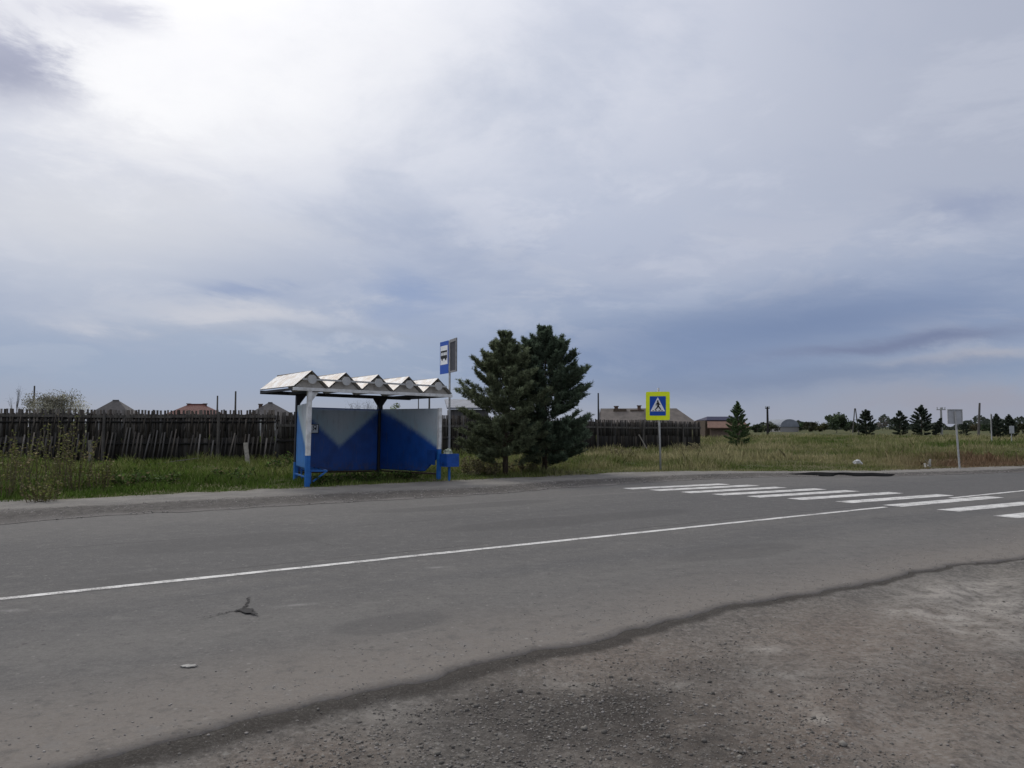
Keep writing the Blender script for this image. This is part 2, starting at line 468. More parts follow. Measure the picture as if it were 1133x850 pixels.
# gravel lot in the foreground
sl = np.concatenate([np.linspace(-60, -3, 30)[:-1], np.arange(-3, 16, .05), np.linspace(16, 80, 40)])
nl = np.concatenate([np.linspace(-40, 0, 22)[:-1], np.arange(0, 4.9, .045)])
SL, NL = np.meshgrid(sl, nl, indexing='ij')
lx, ly = SL*UX-NL*UY, SL*UY+NL*UX
edge = np.interp(SL, ss, edge_n)-NL
lz = np.empty(lx.shape)
damp = np.zeros(lx.shape); pale = np.zeros(lx.shape); red = np.zeros(lx.shape)
DAMP = [(ground_pt(650, 800), .7, .36, 1.0), (ground_pt(575, 775), .45, .25, .9), (ground_pt(560, 830), .6, .3, .95), (ground_pt(690, 770), .4, .2, .9), (ground_pt(740, 820), .5, .3, .95), (ground_pt(420, 850), .5, .25, .7), (ground_pt(690, 850), .7, .3, .9),
        (ground_pt(770, 735), .5, .25, .35), (ground_pt(1060, 755), .4, .2, .4)]
PALE = [(ground_pt(1060, 650), .7, .22, .9), (ground_pt(1120, 668), .6, .3, .9), (ground_pt(1005, 672), .22, .12, .9), (ground_pt(1040, 680), .16, .16, 1),
        (ground_pt(1062, 679), .2, .16, 1), (ground_pt(1110, 700), .3, .14, .8), (ground_pt(848, 711), .12, .06, .9), (ground_pt(878, 738), .1, .05, 1),
        (ground_pt(903, 786), .07, .06, .9), (ground_pt(632, 748), .14, .08, .8), (ground_pt(748, 752), .1, .05, .7), (ground_pt(440, 778), .22, .08, .5), (ground_pt(1060, 690), .12, .07, .9), (ground_pt(1090, 640), .5, .12, .7)]
RED = [(ground_pt(900, 800), 1.1, .5, .9), (ground_pt(700, 725), .9, .4, .7), (ground_pt(330, 840), .4, .2, .9), (ground_pt(1090, 760), 1, .6, .8), (ground_pt(960, 700), 1.2, .5, .8)]
def blob(arr, L):
    for (c, rx, ry, w) in L:
        cs_, cn_ = sn(*c)
        arr[:] = np.maximum(arr, w*np.exp(-((SL-cs_)/(rx*1.25))**2-((NL-cn_)/(ry*1.9))**2))
blob(damp, DAMP); blob(pale, PALE); blob(red, RED)
trk = np.zeros(lx.shape)
for (p0, p1, w_) in (((955, 870), (985, 640), .13), ((1010, 870), (1022, 640), .12), ((770, 860), (858, 715), .12), ((842, 830), (905, 705), .11), ((1110, 850), (1085, 700), .13)):
    a_ = np.array(sn(*ground_pt(*p0))); b_ = np.array(sn(*ground_pt(*p1))); d_ = (b_-a_)/np.linalg.norm(b_-a_)
    al = (SL-a_[0])*d_[0]+(NL-a_[1])*d_[1]; ac = -(SL-a_[0])*d_[1]+(NL-a_[1])*d_[0]+.05*np.sin(al*1.7)
    L_ = np.linalg.norm(b_-a_); fade = np.clip(np.minimum(al, L_-al)/.6, 0, 1)
    trk = np.maximum(trk, fade*np.exp(-(ac/w_)**4)*(.65+.35*np.sin(al*42+ac*14)))
pale = np.maximum(pale, trk*.30)
for i in range(lx.shape[0]):
    for j in range(lx.shape[1]):
        p = (lx[i, j], ly[i, j])
        a = mnoise.fractal((p[0]*.9, p[1]*.9, 3), 1, 2, 4)
        b_ = mnoise.noise((p[0]*6, p[1]*6, 8))
        c_ = mnoise.noise((p[0]*16, p[1]*16, 5))
        pale[i, j] *= max(0, min(1, .65+1.6*b_+.9*c_)); damp[i, j] *= max(.25, min(1, .9+.7*a+.3*b_))
        # shallow wheel ruts running away to the right
        q = SL[i, j]*.35-NL[i, j]*.94 + 1.1
        rut = .012*math.cos(q*9)*math.exp(-((q-.3)/.9)**2)
        lz[i, j] = -.058 + .016*a + .007*b_ + .006*c_ + rut - .012*damp[i, j] - .008*trk[i, j] + .012 + (.036*math.exp(-(max(edge[i, j], 0)/.20)**2))
lz = np.where(edge < .01, np.minimum(lz, -.02), np.minimum(lz, -.009))
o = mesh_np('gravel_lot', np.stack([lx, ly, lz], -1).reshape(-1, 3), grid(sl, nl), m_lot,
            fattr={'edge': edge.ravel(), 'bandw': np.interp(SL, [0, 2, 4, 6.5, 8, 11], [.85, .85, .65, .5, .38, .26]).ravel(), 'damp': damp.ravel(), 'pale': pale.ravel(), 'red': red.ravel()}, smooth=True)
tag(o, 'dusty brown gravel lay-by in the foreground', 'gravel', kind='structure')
from bisect import bisect
def lotz(s, n):
    i = min(max(bisect(sl, s)-1, 0), len(sl)-1); j = min(max(bisect(nl, n)-1, 0), len(nl)-1)
    return lz[i, j], damp[i, j]

# loose stones on the lot: uncountable, one object
ico = bmesh.new(); bmesh.ops.create_icosphere(ico, subdivisions=1, radius=1)
iv = np.array([v.co[:] for v in ico.verts]); itf = np.array([[v.index for v in f.verts] for f in ico.faces]); ico.free()
bmv = iv
def stones(pts, sizes, cols, name, label):
    N = len(pts); k = len(iv)
    ang = rng.uniform(0, 2*math.pi, N); sq = rng.uniform(.45, .8, N); el = rng.uniform(.65, 1.2, N)
    jit = 1+rng.uniform(-.28, .28, (N, k, 1))
    P = iv[None]*jit
    P = P*np.stack([el, np.ones(N), sq], -1)[:, None]*sizes[:, None, None]
    ca, sa = np.cos(ang)[:, None], np.sin(ang)[:, None]
    Q = P.copy(); Q[..., 0] = P[..., 0]*ca-P[..., 1]*sa; Q[..., 1] = P[..., 0]*sa+P[..., 1]*ca
    Q += pts[:, None]
    Fc = (itf[None]+(np.arange(N)*k)[:, None, None]).reshape(-1, 3)
    C_ = np.repeat(cols, k, 0)
    o = mesh_np(name, Q.reshape(-1, 3), Fc, m_stone, cols=C_)
    return tag(o, label, 'gravel', kind='stuff')
pts, sz, cl = [], [], []
while len(pts) < 15000:
    r_ = 3.2+abs(random.gauss(0, 1))*2.6; az = random.uniform(-36, 36)
    x_, y_ = r_*math.sin(R(az)), r_*math.cos(R(az)); s_, n_ = sn(x_, y_)
    e_ = float(np.interp(s_, ss, edge_n))-n_
    if e_ < .03 or s_ < -2.9 or n_ < .05: continue
    z_, dm = lotz(s_, n_)
    cl_ = mnoise.noise((x_*1.5, y_*1.5, 9))
    w = .07+.75*dm+max(0, cl_)*.7 + (.25*max(0, .6+cl_) if s_ < 4 and e_ > .3 else 0)
    if random.random() > w: continue
    big_ = random.random() < (.03 if (dm > .3 or s_ < 2.5) else .004)
    a = min(.026, .011*math.exp(random.gauss(0, .35))) if big_ else min(.011, .0042*math.exp(random.gauss(0, .45)))
    t = random.random()
    if big_: c0 = (.13, .12, .105) if t < .6 else (.20, .185, .16)
    else: c0 = (.24, .22, .20) if t < .3 else ((.17, .158, .14) if t < .8 else (.11, .10, .09))
    kk = random.uniform(.7, 1.15)
    pts.append((x_, y_, z_+a*.25)); sz.append(a); cl.append(tuple(c*kk for c in c0))
stones(np.array(pts), np.array(sz), np.array(cl), 'loose_stones', 'loose grey stones scattered over the gravel lay-by')
# crumbs on the road edge and on the far shoulder slope
pts, sz, cl = [], [], []
for _ in range(4200):
    if random.random() < .72:
        s_ = random.uniform(-1, 30); t = random.random(); n_ = float(NB(s_))+(float(NT(s_))-float(NB(s_)))*t*1.1
        a = random.uniform(.006, .022); z_ = .006+.055*min(1, t*1.1)
    else:
        s_ = random.uniform(-.5, 14); n_ = float(np.interp(s_, ss, edge_n))+abs(random.gauss(0, .5))+.02; a = random.uniform(.003, .008); z_ = 0
    x_, y_ = xy(s_, n_); kk = random.uniform(.16, .32)
    pts.append((x_, y_, z_+a*.3)); sz.append(a); cl.append((kk, kk*.93, kk*.85))
stones(np.array(pts), np.array(sz), np.array(cl), 'gravel_crumbs', 'gravel crumbs along both edges of the road')

# painted markings, 4 mm above the asphalt
def strip(mb, a, b, w, z=.004, seg=24, slant=None):
    a = Vector((*a, z)); b = Vector((*b, z)); d = (b-a).normalized(); p = Vector((-d.y, d.x, 0))*(w/2)
    L = []
    for i in range(seg+1):
        q = a.lerp(b, i/seg); j = random.uniform(-.008, .008); h = random.uniform(-.008, .008)
        L.append((q-p*(1+j/w*2), q+p*(1+h/w*2)))
    vs = [x for pr in L for x in pr]
    mb.add(vs, [(2*i, 2*i+2, 2*i+3, 2*i+1) for i in range(seg)])
mb = MB()
CN = 8.87
strip(mb, xy(-60, CN), ground_pt(980, 561.2), .125, seg=200)
strip(mb, ground_pt(1052, 551.3), xy(80, 9.0), .125, seg=100)
tag(mb.build('centre_line', m_mark), 'solid white line along the middle of the road', 'road marking', kind='structure')
mb = MB()
ends = [(694, 541, 802, 535.8), (724, 542.8, 834, 537.2), (758, 545.2, 864, 539.4), (794, 547.6, 908, 541.2), (833, 550, 944, 543.2), (879, 552.6, 992, 545.3),
        (933, 556, 1046, 547.8), (987, 560, 1101, 550), (1048, 565.2, 1172, 553.5), (1112, 572.4, 1250, 557.5)]
for e in ends:
    a, b = ground_pt(e[0], e[1]), ground_pt(e[2], e[3])
    strip(mb, a, b, .42, seg=16)
tag(mb.build('crosswalk', m_mark), 'white zebra crossing stripes across the road', 'road marking', kind='structure')
# faint worn paint scraps and the pothole with its cracks
mb = MB()
def ribbon(pp, ws, z=.003):
    L = []
    q0 = [Vector((*ground_pt(*p), z)) for p in pp]; q = []; w0 = ws; ws = []
    for i in range(len(q0)-1):
        for k in range(7):
            f = k/7; q.append(q0[i].lerp(q0[i+1], f)+Vector((random.gauss(0, .008), random.gauss(0, .012), 0)))
            ws.append((w0[i]*(1-f)+w0[i+1]*f)*random.choice((.35, .7, 1, 1.2, 1.5)))
    q.append(q0[-1]); ws.append(w0[-1])
    for i, p in enumerate(q):
        p.z += .0003*i
        d = (q[min(i+1, len(q)-1)]-q[max(i-1, 0)]).normalized(); n_ = Vector((-d.y, d.x, 0))*ws[i]*.36
        L += [p-n_, p+n_]
    mb.add(L, [(2*i, 2*i+2, 2*i+3, 2*i+1) for i in range(len(q)-1)])
ribbon([(261, 677.6), (264, 676), (267, 674.6), (269, 675.4), (272, 676.2), (275, 678.4), (278, 679.4), (284, 682.5)], [.03, .10, .09, .17, .13, .16, .06, .012])
ribbon([(268, 675), (272, 670.5), (274, 667.5), (274, 663), (277, 662)], [.04, .035, .03, .02, .012])
ribbon([(264, 676), (254, 677.5), (247, 679.5), (240, 681), (232, 683), (220, 685), (205, 687)], [.02, .012, .018, .008, .014, .006, .003], .0035)
m_crack = M('crack_dark', (.028, .026, .025), .95, .4, 40)
tag(mb.build('road_crack', m_crack), 'dark pothole with thin cracks in the near lane', 'road crack', kind='structure')

# heap of black asphalt laid along the far edge beyond the crossing
V = []; u1 = np.linspace(0, 1, 60); v1 = np.linspace(-1, 1, 14)
P0 = Vector((*ground_pt(872, 526.2), 0)); P1 = Vector((*ground_pt(990, 526.6), 0)); dd = (P1-P0); pn = Vector((-dd.y, dd.x, 0)).normalized()
for a in u1:
    for b_ in v1:
        w = .66*(.55+.25*math.sin(a*9)+.2*math.sin(a*23))*math.sin(math.pi*min(max(a, .0), 1))**.5
        p = P0+dd*a+pn*(b_*w*(1.0 if b_ < 0 else .9))
        z_ = .06*(1-b_*b_)**.6*math.sin(math.pi*a)**.4*(1+.5*mnoise.noise((p.x*2, p.y*2, 4)))+.006
        V.append((p.x, p.y, z_ + .04*(1-abs(b_))))
m_tar = M('fresh_tar', (.014, .014, .0145), 1.0, .4, 14, bmp=.8, spec=.03)
o = mesh_np('asphalt_heap', V, grid(u1, v1), m_tar, smooth=True)
tag(o, 'low ridge of fresh black asphalt lying along the far road edge beside the zebra crossing', 'asphalt heap')

# ------------------------------------------------------------------ bus shelter (local: x along the road, y away from it)
SA = math.atan2(.6, .8)
sh = empty('bus_shelter', (-5.6, 20.0, 0.0), SA, 'open blue and white bus shelter with a zigzag folded roof', 'bus shelter', ry=R(.9))
FL, BL, BR, FR = (.45, .05), (1.09, 2.45), (3.72, 2.45), (4.40, .05)
EZ, RZ = 2.64, 3.06
Wd = 4.77/5
def fold_pt(k): return (k*Wd/2, EZ if k % 2 == 0 else RZ)
mb = MB(); t_ = .022
for k in range(10):
    (x0, z0), (x1, z1) = fold_pt(k), fold_pt(k+1)
    yb = 2.5
    q = [(x0, 0, z0), (x1, 0, z1), (x1, yb, z1-.03), (x0, yb, z0)]
    ql = [(a, b_, c-t_) for a, b_, c in q]
    mb.add(q, [(0, 1, 2, 3)], 0); mb.add(ql, [(3, 2, 1, 0)], 1)
    mb.add([q[0], q[1], ql[1], ql[0]], [(0, 1, 2, 3)], 2); mb.add([q[2], q[3], ql[3], ql[2]], [(0, 1, 2, 3)], 2)
    if k == 0: mb.add([q[0], q[3], ql[3], ql[0]], [(0, 1, 2, 3)], 2)
    if k == 9: mb.add([q[1], q[2], ql[2], ql[1]], [(0, 1, 2, 3)], 2)
roof = mb.build('roof', [m_roof, m_under, m_dark], sh)
# triangular underside boards closing each fold a little behind the front edge
mb = MB()
for k in range(5):
    xm = (k+.5)*Wd
    mb.prism([(-Wd/2+.05, 0), (Wd/2-.05, 0), (.0, RZ-EZ-.05)], (xm, .10, EZ-t_-.012), (1, 0, 0), (0, 0, 1), (0, 1, 0), .02)
mb.build('gable_board', m_under, roof)
for k in range(5):
    xm = (k+.5)*Wd
    mb = MB(); mb.prism(circ(0, 0, .118, 28), (xm, -.052, EZ+.185), (1, 0, 0), (0, 0, 1), (0, 1, 0), .03)
    mb.build('disc', m_discs, roof)
mb = MB(); mb.box((4.77/2+.02, -.008, EZ+.185), (4.77-.42, .03, .045)); mb.build('tie_rail', m_discs, roof)
mb = MB(); mb.beam((0, .03, EZ-.075), (4.79, .03, EZ-.075), .08, .085); mb.build('front_beam', m_white, sh, bevel=.006)
mb = MB(); mb.beam((0, 2.45, EZ-.085), (4.77, 2.45, EZ-.085), .08, .10); mb.build('back_beam', m_dark, sh)  # shade on the back beam is put into its dark colour
for x_ in (.03, 4.74):
    mb = MB(); mb.beam((x_, .074, EZ-.08), (x_, 2.405, EZ-.085), .05, .06); mb.build('side_beam', m_dark, sh)
for (x_, m_) in ((.80, m_dark), (3.97, m_dark)):
    mb = MB(); mb.beam((x_, .074, EZ-.09), (x_, 2.405, EZ-.09), .06, .07); mb.build('cross_beam', m_, sh)
# posts, two-tone: blue foot, white upper part
def post(x_, y_, z1, split, up, dn, z0=-.15, w=.105):
    mb = MB(); mb.box((x_, y_, (split+z1)/2), (w, w, z1-split), 0, 0); mb.box((x_, y_, (split+z0)/2), (w, w, split-z0-.002), 0, 1)
    return mb.build('post', [up, dn], sh)
post(*FL, EZ-.12, .86, m_white, m_blue); post(*BL, EZ-.136, .6, m_dark, m_blue); post(*BR, EZ-.136, .5, m_dark, m_dark, w=.13); post(*FR, 2.20, 1.02, m_white, m_blue, w=.095)
for (x_, y_, dirs, m_) in ((FL[0], FL[1], (1,), m_white), (BL[0], BL[1], (1,), m_dark), (BR[0], BR[1], (-1, 1), m_dark)):
    for d_ in dirs:
        mb = MB(); mb.prism([(.053, 0), (.053, -.26), (.24, 0)], (x_, y_-.012, EZ-.137), (d_, 0, 0), (0, 0, 1), (0, 1, 0), .024)
        mb.build('gusset', m_, sh)
# walls with painted mountains
def wall(p, q, z0, z1, edge_fn, inner_left, cut=None, name='side_wall', nu=60, nz=50):
    p = Vector((*p, 0)); q = Vector((*q, 0)); d = (q-p); L = d.length; d.normalize(); nrm = Vector((-d.y, d.x, 0))
    us = np.linspace(.06, L-.05, nu); zs = np.linspace(z0, z1, nz)
    V, E = [], []
    for off in (-.012, .012):
        for u_ in us:
            zlo = z0 if cut is None else max(z0, cut(u_/L))
            for z_ in zs:
                zz_ = zlo+(z1-zlo)*(z_-z0)/(z1-z0)
                pt = p+d*u_+nrm*off; V.append((pt.x, pt.y, zz_)); E.append(edge_fn(u_, zz_, L))
    g = grid(us, zs); n1 = nu*nz
    rim = []
    idx = np.arange(n1).reshape(nu, nz)
    border = list(idx[:, 0]) + list(idx[-1, 1:]) + list(idx[-2::-1, -1]) + list(idx[0, -2:0:-1])
    for i in range(len(border)):
        a, b_ = border[i], border[(i+1) % len(border)]
        rim.append((a, b_, b_+n1, a+n1))
    F_ = np.concatenate([g[:, ::-1], g+n1, np.array(rim)])
    return V, F_, E
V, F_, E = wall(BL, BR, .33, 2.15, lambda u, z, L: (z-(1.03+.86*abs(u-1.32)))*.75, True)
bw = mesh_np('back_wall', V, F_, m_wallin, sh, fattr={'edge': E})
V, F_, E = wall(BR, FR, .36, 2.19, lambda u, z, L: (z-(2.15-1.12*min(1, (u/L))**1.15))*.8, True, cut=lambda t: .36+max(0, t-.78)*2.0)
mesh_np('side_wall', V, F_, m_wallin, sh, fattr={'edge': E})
V, F_, E = wall(BL, FL, .50, 2.22, lambda u, z, L: (z-(2.1-1.28*(u/L)))*.8, False)
mesh_np('side_wall', V, F_, m_wall_sunlit, sh, fattr={'edge': E})
mb = MB(); mb.beam((BL[0]+.06, BL[1]-.03, .30), (BR[0]-.06, BR[1]-.03, .30), .04, .05); mb.build('bottom_rail', m_brown, sh)
mb = MB(); mb.beam((BR[0]+.03, BR[1]-.06, .31), (FR[0]-.03, FR[1]+.07, .31), .035, .05); mb.build('bottom_rail', m_brown, sh)
mb = MB(); mb.beam((BL[0]+.05, BL[1]-.09, .19), (BR[0], BR[1]-.1, .16), .03, .03); mb.beam((BR[0], BR[1]-.1, .16), (FR[0]-.05, FR[1]+.1, .12), .03, .03); mb.build('foot_pipe', m_brown, sh)
mb = MB(); mb.beam((BL[0]-.02, BL[1]-.05, 2.165), (BR[0]+.02, BR[1]-.05, 2.165), .03, .03); mb.build('top_rail', m_dblue, sh)
# bare bench frame inside the left wall
mb = MB()
mb.beam((.62, .25, .45), (1.08, 2.0, .45), .04, .04); mb.beam((1.05, .2, .45), (1.42, 1.9, .45), .04, .04)
for t in (0, .33, .66, 1):
    a = Vector((.62, .25, .45)).lerp(Vector((1.08, 2.0, .45)), t); b_ = Vector((1.05, .2, .45)).lerp(Vector((1.42, 1.9, .45)), t)
    mb.beam(a, b_, .035, .035)
for t in (0, 1):
    b_ = Vector((1.05, .2, .45)).lerp(Vector((1.42, 1.9, .45)), t); mb.beam(b_, (b_.x-.38, b_.y, .18), .035, .035)
    a = Vector((.62, .25, .45)).lerp(Vector((1.08, 2.0, .45)), t); mb.beam((a.x, a.y, .425), (a.x, a.y, .12), .035, .035)
mb.beam((.52, .12, .28), (1.02, 2.3, .28), .035, .035)
mb.build('bench', m_blue, sh)
# short panel beside the right front post
mb = MB(); mb.box((FR[0]-.16, FR[1]+.16, .78), (.025, .30, .42), R(15)); mb.build('arm_panel', m_dblue, sh)
# timetable plate hung at the left of the back wall
px_ = 1.54
tp = None
mb = MB(); mb.box((px_, BL[1]-.05, 1.56), (.34, .02, .26)); tp = mb.build('timetable_plate', m_signwhite, sh)
mb = MB()
for (cx, cz, w, h) in ((px_, 1.685, .36, .02), (px_, 1.435, .36, .02), (px_-.175, 1.56, .02, .23), (px_+.175, 1.56, .02, .23)): mb.box((cx, BL[1]-.053, cz), (w, .026, h))
mb.build('plate_frame', m_dark, tp)
def glyph(text, size, name, mat, parent, loc, rot, ext=.003):
    cu = bpy.data.curves.new(name, 'FONT'); cu.body = text; cu.size = size; cu.extrude = ext; cu.align_x = 'CENTER'; cu.align_y = 'CENTER'
    to = bpy.data.objects.new(name+'_text', cu); COL.objects.link(to)
    dg = bpy.context.evaluated_depsgraph_get(); me = bpy.data.meshes.new_from_object(to.evaluated_get(dg))
    bpy.data.objects.remove(to); bpy.data.curves.remove(cu)
    me.materials.clear(); me.materials.append(mat)
    o = bpy.data.objects.new(name, me); COL.objects.link(o); o.parent = parent; o.location = loc; o.rotation_euler = rot
    return o
glyph('_Я', .21, 'lettering', m_blk, tp, (px_+.01, BL[1]-.064, 1.575), (R(90), 0, 0))

# ------------------------------------------------------------------ litter bin and bus stop sign
bx, by = ground_pt(497, 534.5)
bz = .06
bn = empty('litter_bin', (bx, by, bz), R(36), 'square blue metal litter bin on one leg at the right end of the bus shelter', 'litter bin')
mb = MB(); w = .40
for a in range(4):
    c_, s_ = math.cos(a*math.pi/2), math.sin(a*math.pi/2)
    mb.box((c_*(w/2-.008), s_*(w/2-.008), .585), (.016 if abs(c_) > .5 else w-.036, w if abs(c_) > .5 else .016, .36))
mb.box((0, 0, .413), (w-.04, w-.04, .014)); mb.build('bin_body', m_binblue, bn)
mb = MB(); mb.beam((0, 0, -.15), (0, 0, .404), .05, .05); mb.build('leg', m_blue, bn)
mb = MB(); mb.beam((-.3, 0, .5), (-.21, 0, .5), .04, .04); mb.build('bracket', m_dblue, bn)
def crumple(name, loc, sx, sy, sz_, mat, seed, label, cat, rz=0):
    bm = bmesh.new(); bmesh.ops.create_icosphere(bm, subdivisions=3, radius=1)
    for v in bm.verts:
        p = v.co.copy(); k = 1+.45*mnoise.noise(p*1.7+Vector((seed, 0, 0)))+.28*mnoise.noise(p*4.1+Vector((0, seed, 0)))
        v.co = Vector((p.x*k*sx, p.y*k*sy, max(p.z*k*sz_, -sz_*.35)))
    me = bpy.data.meshes.new(name); bm.to_mesh(me); bm.free(); me.materials.append(mat)
    o = bpy.data.objects.new(name, me); COL.objects.link(o); o.location = loc; o.rotation_euler[2] = rz
    return tag(o, label, cat)
crumple('rubbish', (bx-.05, by, bz+.80), .13, .10, .10, M('pale_rubbish', (.42, .46, .36), .7, .4, 18), 3, 'crumpled pale green rubbish heaped in the blue litter bin', 'rubbish')

px0, py0 = ground_pt(497, 530.2)
D = py0
st = empty('bus_stop_sign', (px0, py0, .05), 0, 'blue and white bus stop sign with a black bus symbol on a grey pole', 'bus stop sign')
mb = MB(); mb.tube([(0, 0, -.1), (0, 0, Z(377, D)-.05)], .032, 12); mb.build('pole', m_galv, st, smooth=False)
zt, zb = Z(376.5, D)-.05, Z(413, D)-.05
PW = .69; Hh = zt-zb
dl = Vector((-.31, .615, 0)).normalized(); nl_ = Vector((-dl.y, dl.x, 0)); nl_ = nl_ if nl_.dot(Vector((0, -1, 0))) > 0 else -nl_
pl_o = Vector((0, 0, zb))+nl_*.036
sp = MB(); sp.prism([(0, 0), (PW, 0), (PW, Hh), (0, Hh)], pl_o, dl, (0, 0, 1), nl_, .012)
plate = sp.build('sign_plate', m_signblue, st)
f0 = pl_o+nl_*.0145
mb = MB(); mb.prism([(.05, Hh*.285), (PW-.05, Hh*.285), (PW-.05, Hh*.865), (.05, Hh*.865)], f0, dl, (0, 0, 1), nl_, .002); mb.build('white_panel', m_signwhite, plate)
f1 = f0+nl_*.0035
mb = MB()
cx, cz = PW/2, Hh*.565
def rect(x0, x1, z0, z1): return [(cx+x0, cz+z0), (cx+x1, cz+z0), (cx+x1, cz+z1), (cx+x0, cz+z1)]
for r_ in (rect(-.26, .26, .095, .15), rect(-.26, .26, -.10, .0), rect(-.26, -.235, 0, .095), rect(.235, .26, 0, .095), rect(-.11, -.085, 0, .095), rect(.02, .045, 0, .095), rect(.135, .16, 0, .095)):
    mb.prism(r_, f1, dl, (0, 0, 1), nl_, .002)
for wx in (-.15, .14): mb.prism(circ(cx+wx, cz-.10, .06, 18), f1+nl_*.001, dl, (0, 0, 1), nl_, .0025)
mb.build('bus_symbol', m_blk, plate)
dr = Vector((.235, -.60, 0)).normalized(); nr = Vector((-dr.y, dr.x, 0)); nr = nr if nr.dot(Vector((-1, 0, 0))) > 0 else -nr
mb = MB(); mb.prism([(0, 0), (PW, 0), (PW, Hh), (0, Hh)], Vector((0.0, 0, zb+.01))+dr*.04, dr, (0, 0, 1), -nr, .012); back = mb.build('sign_plate', m_signback, st)
back['label'] = 'dark back of the second sign plate'
mb = MB()
o_ = Vector((0, 0, zb+.01))+dr*.04
for a in ([(0, 0), (PW, 0), (PW, .05), (0, .05)], [(0, Hh-.09), (PW, Hh-.09), (PW, Hh), (0, Hh)], [(0, .051), (.06, .051), (.06, Hh-.091), (0, Hh-.091)], [(PW-.06, .051), (PW, .051), (PW, Hh-.091), (PW-.06, Hh-.091)]):
    mb.prism(a, o_+nr*.002, dr, (0, 0, 1), nr, .02)
mb.build('plate_rim', M('plate_rim_grey', (.26, .26, .26), .6, .3, 10), back)

# ------------------------------------------------------------------ pedestrian crossing sign
cxx, cyy = ground_pt(731, 522.5)
cs = empty('crossing_sign', (cxx, cyy, .03), 0, 'pedestrian crossing sign with a fluorescent yellow border on a thin grey pole', 'road sign')
mb = MB(); mb.tube([(0, 0, -.1), (-.05, 0, Z(429.5, cyy)-.03)], .035, 12); mb.build('pole', m_galv, cs, smooth=True)
ra = R(-14); ax = Vector((math.cos(ra), math.sin(ra), 0)); an = Vector((math.sin(ra), -math.cos(ra), 0))
pc = Vector((-.075, 0, Z(449.3, cyy)-.03)) + an*.045
def rrect(w, h, r, n=5):
    P = []
    for (sx, sy, a0) in ((1, 1, 0), (-1, 1, 90), (-1, -1, 180), (1, -1, 270)):
        for i in range(n+1):
            a = R(a0+90*i/n); P.append((sx*(w/2-r)+r*math.cos(a), sy*(h/2-r)+r*math.sin(a)))
    return P
UPZ = Vector((.012, 0, 1)).normalized()
mb = MB(); mb.prism(rrect(.83, 1.0, .05), pc, ax, UPZ, an, .015); yp = mb.build('yellow_plate', m_yel, cs)
mb = MB(); mb.prism(rrect(.56, .68, .02), pc+an*.0175, ax, UPZ, an, .003); bp = mb.build('blue_panel', m_signblue, yp)
mb = MB(); mb.prism([(-.255, -.19), (.255, -.19), (0, .31)], pc+an*.0225, ax, UPZ, an, .002); mb.build('white_triangle', m_signwhite, bp)
mb = MB(); fo = pc+an*.026
mb.prism(circ(0.0, .165, .032, 16), fo, ax, UPZ, an, .002)
def limb(pp, w0, w1):
    a, b_ = Vector((*pp[0], 0)), Vector((*pp[1], 0)); d = (b_-a).normalized(); n_ = Vector((-d.y, d.x, 0))
    mb.prism([tuple((a-n_*w0/2)[:2]), tuple((b_-n_*w1/2)[:2]), tuple((b_+n_*w1/2)[:2]), tuple((a+n_*w0/2)[:2])], fo+an*random.uniform(.0002, .0015), ax, UPZ, an, .002)
limb(((.005, .13), (.015, -.01)), .075, .06); limb(((.02, -.005), (.075, -.085)), .05, .04); limb(((.075, -.075), (.115, -.15)), .04, .03)
limb(((.01, -.005), (-.035, -.085)), .05, .04); limb(((-.03, -.075), (-.1, -.145)), .04, .03)
limb(((-.005, .115), (-.055, .06)), .035, .028); limb(((-.055, .066), (-.06, .01)), .028, .024); limb(((.02, .115), (.06, .055)), .035, .028); limb(((.06, .06), (.085, .03)), .026, .024)
for k in (-.19, -.09, .02, .12): mb.prism([(k, -.178), (k+.05, -.178), (k+.06, -.155), (k+.015, -.155)], fo, ax, UPZ, an, .0018)
mb.build('walking_symbol', m_blk, bp)
for dz_ in (.25, -.25):
    mb = MB(); mb.beam(pc+UPZ*dz_-ax*.1-an*.004, pc+UPZ*dz_+ax*.1-an*.004, .006, .05); mb.build('clamp', m_galv, cs)

